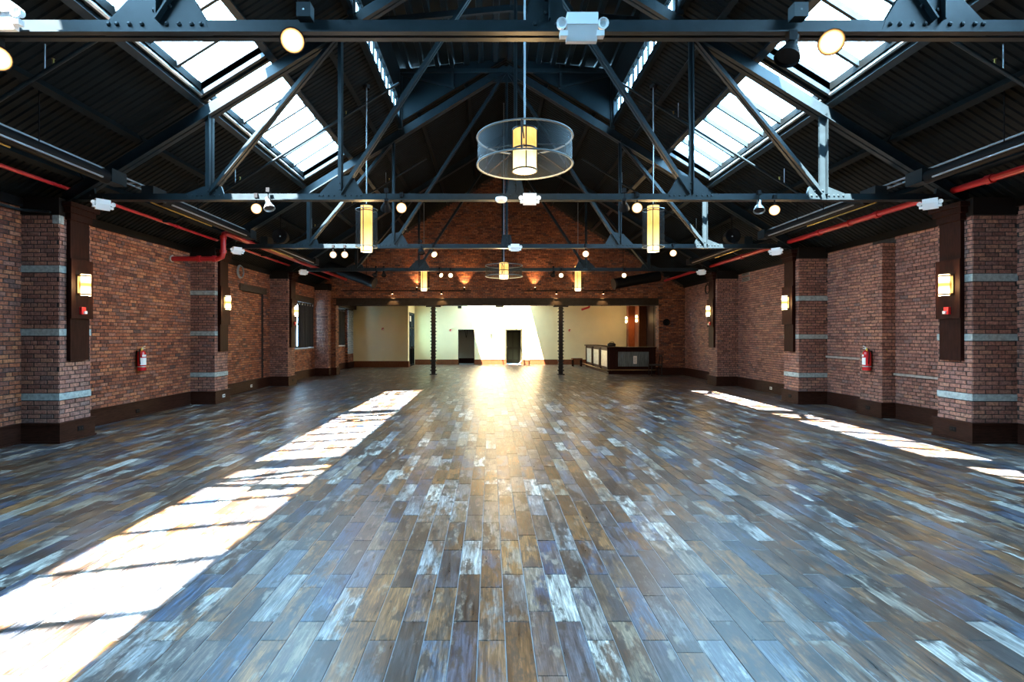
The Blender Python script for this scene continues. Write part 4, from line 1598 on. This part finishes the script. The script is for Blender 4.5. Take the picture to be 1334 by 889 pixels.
# ------------------------------------------------------------------ emergency lights, detectors, boxes
def emergency(px, py, d, w, label, yaw=0.0, group='white emergency lights'):
    c = at(px, py, d)
    r = thing('emergency_light', c, label, 'emergency light', group)
    k = w / 0.30
    mb = MB()
    a = [(-.05, .13), (-.05, .02), (.01, -.12), (.06, -.12), (.06, .13)]
    vs = [(x * k, y * k, z * k) for x in (-.15, .15) for y, z in a]
    mb.add(vs, [(4, 3, 2, 1, 0), (5, 6, 7, 8, 9)] + [(i, (i + 1) % 5, 5 + (i + 1) % 5, 5 + i) for i in range(5)])
    mb.box(-0.152 * k, 0.152 * k, -0.053 * k, 0.06 * k, 0.015 * k, 0.025 * k)
    lpart('housing', mb, 'white', r)
    for s in (-1, 1):
        hm = MB().lathe([(0.0, -0.05 * k), (0.04 * k, -0.05 * k), (0.055 * k, 0.03 * k), (0.047 * k, 0.03 * k), (0.03 * k, 0.01 * k), (0, 0.01 * k)], 12,
                        Matrix.Translation((s * 0.20 * k, -0.02 * k, 0.03 * k)) @ Matrix.Rotation(math.radians(100), 4, 'X'))
        hm.tube([(s * 0.14 * k, 0, 0.03 * k), (s * 0.18 * k, 0, 0.03 * k)], 0.018 * k, 8)
        lpart('lamp_head', hm, 'white', r)
        lpart('bracket_arm', MB().box(*sorted((s * 0.14 * k, s * 0.215 * k)), -0.03 * k, 0.04 * k, -0.085 * k, -0.03 * k), 'white', r)
    lpart('hanger', MB().tube([(0, 0.02 * k, 0.13 * k), (0, 0.06 * k, 0.13 * k + 0.05)], 0.012, 6), 'black', r)
    r.rotation_euler.z = yaw
    return r


emergency(758, 37, 3.70, 0.215, 'large white twin-head emergency light on the nearest truss')
emergency(-2, 21, 3.70, 0.215, 'white emergency light cut by the frame edge on the nearest truss')
emergency(690, 260, 8.40, 0.21, 'white emergency light at the middle of the second truss')
emergency(671, 323, 13.1, 0.21, 'white emergency light at the middle of the third truss')
emergency(134, 267, 8.30, 0.195, 'white emergency light under the red pipe by the first window-side pilaster', 0.9)
emergency(1212, 266, 8.30, 0.195, 'white emergency light under the red pipe by the first bar-side pilaster', -0.9)
emergency(309, 327, 13.0, 0.21, 'white emergency light above the grey cable coil', 0.9)
emergency(1011, 328, 13.0, 0.21, 'white emergency light by the second bar-side pilaster', -0.9)
emergency(395, 355, 17.7, 0.21, 'white emergency light by the third window-side pilaster', 0.9)
emergency(914, 355, 17.7, 0.21, 'white emergency light by the third bar-side pilaster', -0.9)
c = at(653, 261, 8.45)
r = thing('smoke_detector', (c.x, c.y, c.z), 'round white smoke detector under the middle of the second truss', 'smoke detector')
part('base', MB().lathe([(0.0, 0.04), (0.09, 0.04), (0.095, 0.0), (0.07, -0.03), (0.0, -0.03)], 20, Matrix.Translation(c)), 'white', r)
part('stem', MB().tube([(c.x, c.y, c.z + .03), (c.x, c.y + .05, c.z + .09)], 0.015, 6), 'black', r)
for px, lab in ((397, 'grey junction box on the nearest truss above a lit spotlight, window-wall half'), (1041, 'grey junction box on the nearest truss, bar-wall half')):
    c = at(px, 15, 3.76)
    r = thing('junction_box', c, lab, 'junction box', 'junction boxes on the nearest truss')
    part('box', MB().box(c.x - .05, c.x + .05, c.y - .03, c.y + .05, c.z - .05, c.z + .05), 'steel', r)
    part('cover_screw', MB().lathe([(0.008, 0.0), (0, 0.006)], 6, Matrix.Translation((c.x, c.y - .03, c.z)) @ Matrix.Rotation(math.pi / 2, 4, 'X')), 'alu', r)
c = at(84, 286, 8.34)
stone_patch = solid('junction_box', MB().box(PL - 0.085, PL + 0.018, 8.325, 8.42, 3.46, 3.59), 'stone', (PL, 8.35, 3.5), 'pale painted stone at the top corner of the first window-side pilaster', 'box')  # painted stone patch modelled as a small block, not an electrical box

# cable coils hanging near the wall tops
def coil(x, y, z, R, mat, label):
    r = thing('cable_coil', (x, y, z), label, 'cable coil')
    for k in range(3):
        part('loop', MB().ring((x + 0.012 * k, y + 0.01 * k, z), R - 0.012 * k, 0.011, 28, 6, 'x'), mat, r)
    part('hook', MB().box(*sorted((x - 0.01, (XL if x < 0 else PR - 0.075))), y - 0.012, y + 0.012, z + R + 0.01, z + R + 0.03), 'iron', r)
    part('tail', MB().tube([(x, y, z + R), (x, y - 0.01, 3.70 if x < 0 else 3.53)], 0.009, 6), mat, r)


coil(XL + 0.12, 15.4, 3.55, 0.19, 'coil', 'grey cable coil hanging high on the wall before the bricked-up window')
coil(PR - 0.20, 18.1, 3.28, 0.17, 'black', 'black cable coil hanging on the third bar-side pilaster')
for z in (3.70, 3.52):
    v = thing('wall_vent', (XR, 17.2, z), 'upper small vent in the bar-side brick wall' if z > 3.6 else 'lower small vent in the bar-side brick wall', 'vent')
    part('frame', MB().box(XR - 0.02, XR, 16.95, 17.45, z - 0.06, z + 0.06), 'sill', v)
    for i in range(3):
        part('slat', MB().box(XR - 0.026, XR - 0.02, 16.98, 17.42, z - 0.045 + i * 0.034, z - 0.025 + i * 0.034), 'iron', v)
sp_ = thing('wall_speaker', (7.5, YG - 0.05, 2.2), 'dark round speaker on the brick pier beside the bar', 'speaker')
part('cone', MB().lathe([(0.0, 0.03), (0.05, 0.03), (0.13, 0.08), (0.145, 0.08), (0.145, 0.0)], 18, Matrix.Translation((7.5, YG - 0.01, 2.25)) @ Matrix.Rotation(math.pi / 2, 4, 'X')), 'black', sp_)
part('cone', MB().lathe([(0.0, 0.03), (0.02, 0.04), (0.0, 0.05)], 10, Matrix.Translation((7.5, YG - 0.03, 2.25)) @ Matrix.Rotation(math.pi / 2, 4, 'X')), 'iron', sp_)

# ------------------------------------------------------------------ pipes, heaters and trays along the eaves
def couplings(root, x, z, r, ys):
    for y in ys:
        part('coupling', MB().tube([(x, y - 0.05, z), (x, y + 0.05, z)], r * 1.35, 12), 'redpipe', root)


lp = thing('sprinkler_pipe', (-6.85, 12.0, 4.10), 'long thin red sprinkler pipe along the curtained-window wall top', 'pipe')
part('pipe', MB().tube([(-6.86, 1.0, 4.08), (-6.86, YG - 0.02, 4.08)], 0.030, 12), 'redpipe', lp)
couplings(lp, -6.86, 4.08, 0.030, (6.8, 9.2, 11.6, 14.2, 17))
rp = thing('sprinkler_pipe', (7.45, 12.0, 4.05), 'long thick red sprinkler pipe along the bar-side wall top', 'pipe')
part('pipe', MB().tube([(7.45, 1.0, 4.03), (7.45, YG - 0.02, 4.03)], 0.052, 14), 'redpipe', rp)
couplings(rp, 7.45, 4.03, 0.052, (7.9, 10.2, 11.0, 12.0, 15.7, 19))
# elbow drop into the wall
ey = 12.25
ep = thing('sprinkler_main', (-6.18, ey, 3.47), 'thick red pipe that drops in an elbow and turns into the brick wall', 'pipe')
part('pipe', MB().tube([(-6.18, YG - 0.02, 4.08), (-6.18, ey + 0.12, 4.08), (-6.18, ey + 0.03, 4.05), (-6.18, ey, 3.97),
                        (-6.18, ey, 3.62), (-6.21, ey, 3.51), (-6.30, ey, 3.47), (XL + 0.005, ey, 3.47)], 0.058, 14), 'redpipe', ep)
for q in (((-6.18, ey, 3.93), (-6.18, ey, 4.0)), ((-6.18, ey, 3.60), (-6.18, ey, 3.67)), ((-6.34, ey, 3.47), (-6.42, ey, 3.47)), ((-6.7, ey, 3.47), (-6.78, ey, 3.47))):
    part('coupling', MB().tube(q, 0.076, 14), 'redpipe', ep)
part('wall_collar', MB().tube([(XL + 0.012, ey, 3.47), (XL + 0.045, ey, 3.47)], 0.09, 14), 'sill', ep)
# branch pipes up the slope
for s, nm in ((-1, 'curtained-window'), (1, 'bar-side')):
    for y, where in ((6.3, 'nearest'), (11.0, 'middle'), (15.7, 'farthest')):
        x0 = -6.8 if s < 0 else 7.385
        x1 = CX + s * 2.3
        def zz(x):
            return roof(abs(x - CX)) - 0.33
        bp = thing('branch_pipe', (x0, y, 4.1), f'thin grey sprinkler branch pipe up the {nm} roof slope, {where} one', 'pipe', 'sprinkler branch pipes up the roof slopes')
        part('pipe', MB().tube([(x0, y, 4.07), (x0 - s * 0.25, y, zz(x0 - s * .25)), (x1, y, zz(x1))], 0.024, 10), 'steel', bp)
        for h in (3.4, 4.5, 5.6):
            x = CX + s * h
            part('sprinkler_head', MB().tube([(x, y, zz(x)), (x, y, zz(x) + 0.09)], 0.012, 6).lathe([(0.02, 0.09), (0.0, 0.095)], 8, Matrix.Translation((x, y, zz(x)))), 'brass', bp)
            if h != 4.5:
                part('hanger', MB().tube([(x + s * .1, y, zz(x + s * .1)), (x + s * .1, y, roof(abs(x + s * .1 - CX)))], 0.008, 6), 'alu', bp)

for s, nm in ((-1, 'curtained-window'), (1, 'bar-side')):
    xh = CX + s * 6.43
    ct = thing('cable_tray', (xh, 8.0, 4.27), f'ladder cable tray under the {nm} eave, shining blue', 'cable tray', 'cable trays under the eaves')
    for dx in (-0.09, 0.09):
        part('rail', MB().box(xh + dx - 0.008, xh + dx + 0.008, 4.6, 12.9, 4.250, 4.274), 'rodsteel', ct)
    rg = MB()
    y = 4.7
    while y < 12.9:
        rg.box(xh - 0.09, xh + 0.09, y, y + 0.02, 4.25, 4.265)
        y += 0.22
    part('rungs', rg, 'rodsteel', ct, kind='stuff')
    for bi, (a, c) in enumerate(((4.3, 8.3), (9.0, 12.9), (13.6, 17.6))):
        wh = ['nearest the camera', 'second from the camera', 'third from the camera'][bi]
        rh = thing('radiant_heater', (xh, a, 4.08), f'long black tube heater under the {nm} eave, {wh}', 'heater', 'black tube heaters under the eaves')
        xx = CX + s * 6.2
        part('hood', MB().tube([(xx, a + 0.3, 4.09), (xx, c - 0.3, 4.09)], 0.095, 16), 'black', rh)
        part('burner_box', MB().box(xx - 0.10, xx + 0.10, a - 0.05, a + 0.32, 4.02, 4.23), 'steel', rh)
        part('end_box', MB().box(xx - 0.10, xx + 0.10, c - 0.32, c, 4.02, 4.22), 'steel', rh)
        part('reflector_lip', MB().box(xx - s * 0.09 - 0.012, xx - s * 0.09 + 0.012, a + 0.5, c - 0.5, 4.025, 4.045), 'alu', rh)
        part('reflecting_edge', MB().tube([(xx + s * 0.10, a + 0.2, 4.01), (xx + s * 0.10, a + 2.2, 4.01)], 0.014, 8), 'brass', rh)  # brass-coloured tube stands in for a yellow reflection along the heater edge
        part('hanger', MB().box(xx - 0.005, xx + 0.005, a + 1.5, a + 1.51, 4.18, roof(6.2)), 'black', rh)
        part('hanger', MB().box(xx - 0.005, xx + 0.005, c - 1.5, c - 1.49, 4.18, roof(6.2)), 'black', rh)
    # big round black ducts
    p0, p1 = (at(440, 351, 20.7), at(487, 369, 20.3)) if s < 0 else (at(858, 360, 20.7), at(800, 370, 20.3))
    dc = thing('round_duct', (p0 + p1) / 2, f'fat black round duct pointing inward below the eave near the gable, {nm} half', 'duct', 'fat black ducts near the gable wall')
    dv_ = (p1 - p0).normalized()
    part('duct', MB().tube([p0 - dv_ * (0.5 if s < 0 else 0.0), p1], 0.20, 20), 'black', dc)
    part('end_ring', MB().tube([p1 - dv_ * 0.05, p1 + dv_ * 0.03], 0.215, 20), 'iron', dc)
    for f in (0.15, 0.8):
        q = p0.lerp(p1, f)
        part('hanger', MB().box(q.x - 0.008, q.x + 0.008, q.y, q.y + 0.016, q.z + 0.18, roof(abs(q.x - CX))), 'black', dc)
    xs = CX + s * 6.25
    spk = thing('round_speaker', (xs, 13.9, 4.3), f'round black hanging speaker past the third truss, {nm} half', 'speaker', 'round black hanging speakers')
    rot = Matrix.Translation((CX + s * 5.75, 13.45, 4.22)) @ Matrix.Rotation(math.pi / 2, 4, 'X')
    part('cabinet', MB().lathe([(0.0, -0.25), (0.15, -0.25), (0.19, -0.02), (0.19, 0.03), (0.17, 0.03)], 22, rot), 'black', spk)
    part('grille', MB().lathe([(0.17, 0.02), (0.06, -0.02), (0.0, -0.02)], 22, rot), 'black', spk)
    part('dust_cap', MB().lathe([(0.02, -0.018), (0.0, 0.0)], 10, rot), 'alu', spk)
    part('hanger', MB().box(CX + s * 5.75 - 0.012, CX + s * 5.75 + 0.012, 13.5, 13.53, 4.38, roof(5.75)), 'black', spk)

# conduit on the near window-side wall
cd = thing('conduit', (XL + 0.05, 6.0, 3.68), 'thin dark conduit along the top of the near window-side wall', 'conduit')
part('tube', MB().tube([(XL + 0.05, 2.0, 3.66), (XL + 0.05, 8.2, 3.66), (XL + 0.1, 8.30, 3.66), (PL - 0.1, 8.30, 3.63)], 0.022, 8), 'steel', cd)
part('clip', MB().box(XL, XL + 0.08, 7.3, 7.34, 3.63, 3.69), 'steel', cd)
part('clip', MB().box(XL, XL + 0.08, 6.0, 6.04, 3.63, 3.69), 'steel', cd)

# ------------------------------------------------------------------ bar
bx0, bx1, by0, by1, bz = 5.16, 7.30, 23.05, 28.5, 1.14
bar = thing('bar_counter', (6.2, 23.1, 0), 'L-shaped dark wooden bar counter with zinc panels', 'bar counter')
bf = MB()
bf.box(bx0, bx1, by0, by0 + 0.55, 0.08, bz)
bf.box(bx0, bx0 + 0.55, by0 + 0.55, by1, 0.08, bz)
part('carcass', bf, 'wood', bar)
tp = MB()
tp.box(bx0 - 0.10, bx1 + 0.02, by0 - 0.10, by0 + 0.62, bz, bz + 0.05)
tp.box(bx0 - 0.10, bx0 + 0.62, by0 + 0.62, by1 + 0.05, bz, bz + 0.05)
part('counter_top', tp, 'wood', bar)
tb = MB()
tb.box(bx0 - 0.03, bx1, by0 - 0.03, by0 + 0.5, 0, 0.10)
tb.box(bx0 - 0.03, bx0 + 0.5, by0 + 0.5, by1, 0, 0.10)
part('toe_base', tb, 'wood', bar)
part('front_panel', MB().box(bx0 + 0.38, bx1 - 0.42, by0 - 0.012, by0, 0.34, 0.98), 'zinc', bar, 'dark ribbed zinc front panel')
rb = MB()
for i in range(12):
    x = bx0 + 0.44 + i * 0.115
    rb.box(x, x + 0.03, by0 - 0.022, by0 - 0.012, 0.34, 0.98)
part('panel_ribs', rb, 'zinc', bar, kind='stuff')
fm = MB()
fm.box(bx0 + 0.30, bx0 + 0.38, by0 - 0.03, by0, 0.28, 1.04)
fm.box(bx1 - 0.42, bx1 - 0.34, by0 - 0.03, by0, 0.28, 1.04)
fm.box(bx0 + 0.38, bx1 - 0.42, by0 - 0.03, by0, 0.98, 1.04)
fm.box(bx0 + 0.38, bx1 - 0.42, by0 - 0.03, by0, 0.28, 0.34)
part('panel_frame', fm, 'wood', bar)
pl = (by1 - by0) / 3
for i in range(3):
    ya, yb = by0 + i * pl + 0.18, by0 + (i + 1) * pl - 0.18
    part('side_panel', MB().box(bx0 - 0.012, bx0, ya, yb, 0.30, 1.02), 'zinc_light', bar, 'pale zinc side panel')
    fs_ = MB()
    fs_.box(bx0 - 0.05, bx0, ya - 0.10, ya, 0.1, bz)
    fs_.box(bx0 - 0.05, bx0, yb, yb + 0.10, 0.1, bz)
    fs_.box(bx0 - 0.035, bx0, ya, yb, 0.24, 0.30)
    fs_.box(bx0 - 0.035, bx0, ya, yb, 1.02, 1.08)
    part('panel_frame', fs_, 'wood', bar)
rl = MB().tube([(bx1, by0 - 0.22, 0.20), (bx0 - 0.22, by0 - 0.22, 0.20), (bx0 - 0.22, by1, 0.20)], 0.022, 8)
part('foot_rail', rl, 'bronze', bar)
for (x, y, sx, sy) in ((bx0 + 0.1, by0, 0, -1), (bx1 - 0.2, by0, 0, -1), (bx0, by0 + 1.6, -1, 0), (bx0, by0 + 3.4, -1, 0), (bx0, by1 - 0.2, -1, 0)):
    part('rail_bracket', MB().bar((x, y, 0.16), (x + sx * 0.22, y + sy * 0.22, 0.2), 0.03, 0.03), 'iron', bar)
# sign on the bar front
sg_ = thing('menu_sheet', (6.28, by0 - 0.03, 0.6), 'small white printed sheet on the dark front of the bar', 'paper sheet')
part('sheet', MB().box(6.21, 6.36, by0 - 0.036, by0 - 0.024, 0.46, 0.80), 'paper', sg_)
pr = MB()
for i in range(6):
    pr.box(6.235, 6.335 - 0.02 * (i % 2), by0 - 0.039, by0 - 0.036, 0.50 + i * 0.045, 0.515 + i * 0.045)
part('print_lines', pr, 'coil', sg_, kind='stuff')
bg = thing('black_bag', (5.95, 24.6, 1.19), 'black slumped bag on the bar top', 'bag')
part('body', MB().lathe([(0.0, 0.17), (0.1, 0.16), (0.19, 0.11), (0.2, 0.04), (0.17, 0.0)], 12, Matrix.Translation((5.62, 24.6, 1.19)) @ Matrix.Diagonal((1.0, 0.7, 1.0, 1))), 'cloth', bg)
part('strap', MB().tube([(5.5, 24.5, 1.33), (5.55, 24.5, 1.39), (5.68, 24.5, 1.39), (5.73, 24.5, 1.33)], 0.012, 6), 'cloth', bg)
# dark chair in front of the bar and low bench at its far end
ch = thing('bar_chair', (7.0, 22.35, 0), 'dark round-backed chair in front of the bar end', 'chair')
part('seat', MB().box(6.72, 7.20, 22.15, 22.60, 0.42, 0.47), 'cloth', ch)
for (x, y) in ((6.75, 22.18), (7.17, 22.18), (6.75, 22.57), (7.17, 22.57)):
    part('leg', MB().tube([(x, y, 0), (x, y, 0.43)], 0.018, 6), 'iron', ch)
part('backrest', MB().tube([(7.17, 22.18, 0.45), (7.20, 22.18, 0.72), (7.19, 22.25, 0.85), (7.19, 22.48, 0.85), (7.20, 22.57, 0.72), (7.17, 22.57, 0.45)], 0.02, 8), 'iron', ch)
bn = thing('low_bench', (4.6, 28.9, 0), 'low dark wooden bench at the far end of the bar', 'bench')
part('seat', MB().box(4.45, 5.0, 28.75, 29.2, 0.36, 0.44), 'wood_red', bn)
for (x, y) in ((4.5, 28.8), (4.95, 28.8), (4.5, 29.15), (4.95, 29.15)):
    part('leg', MB().box(x - .03, x + .03, y - .03, y + .03, 0, 0.36), 'wood', bn)
# small things on the floor by the green door
stl = thing('step_stool', (2.1, 29.9, 0), 'small low wooden step stool on the floor beside the dark green door', 'stool')
part('top', MB().box(1.86, 2.22, 29.75, 30.05, 0.25, 0.29), 'wood_pale', stl)
part('side', MB().box(1.88, 1.92, 29.77, 30.03, 0, 0.25), 'wood_pale', stl)
part('side', MB().box(2.16, 2.20, 29.77, 30.03, 0, 0.25), 'wood_pale', stl)
solid('leaning_card', MB().bar((1.50, 29.9, 0.0), (1.78, 29.9, 0.28), 0.3, 0.012, up=(-1, 0, 1)), 'paper', (1.6, 29.9, 0), 'white card leaning at the foot of the dark green door', 'card')
# red pipe elbow under the annex ceiling, ceiling devices
re = thing('sprinkler_elbow', (5.4, 29.3, 3.4), 'short red pipe with elbow below the cream ceiling', 'pipe')
part('pipe', MB().tube([(5.5, 29.4, AC), (5.5, 29.4, 3.36), (5.46, 29.4, 3.25), (5.36, 29.4, 3.22), (5.05, 29.35, 3.12)], 0.06, 10), 'redpipe', re)
part('coupling', MB().tube([(5.5, 29.4, 3.36), (5.5, 29.4, 3.48)], 0.085, 10), 'redpipe', re)
cm_ = thing('ceiling_camera', (-1.7, 29.6, 3.35), 'small dark camera high before the cream wall', 'camera')
part('mount', MB().tube([(-1.72, 29.6, AC), (-1.72, 29.6, 3.35)], 0.02, 6), 'black', cm_)
part('body', MB().box(-1.82, -1.62, 29.45, 29.7, 3.2, 3.35), 'iron', cm_)
dv = thing('exit_fixture', (0.4, 23.3, 2.9), 'small dark fixture hanging under the middle of the header beam', 'fixture')
part('body', MB().box(0.22, 0.56, YG + 0.1, YG + 0.3, 2.90, 2.975), 'iron', dv)
part('lens', MB().box(0.26, 0.52, YG + 0.09, YG + 0.1, 2.915, 2.96), 'coil', dv)
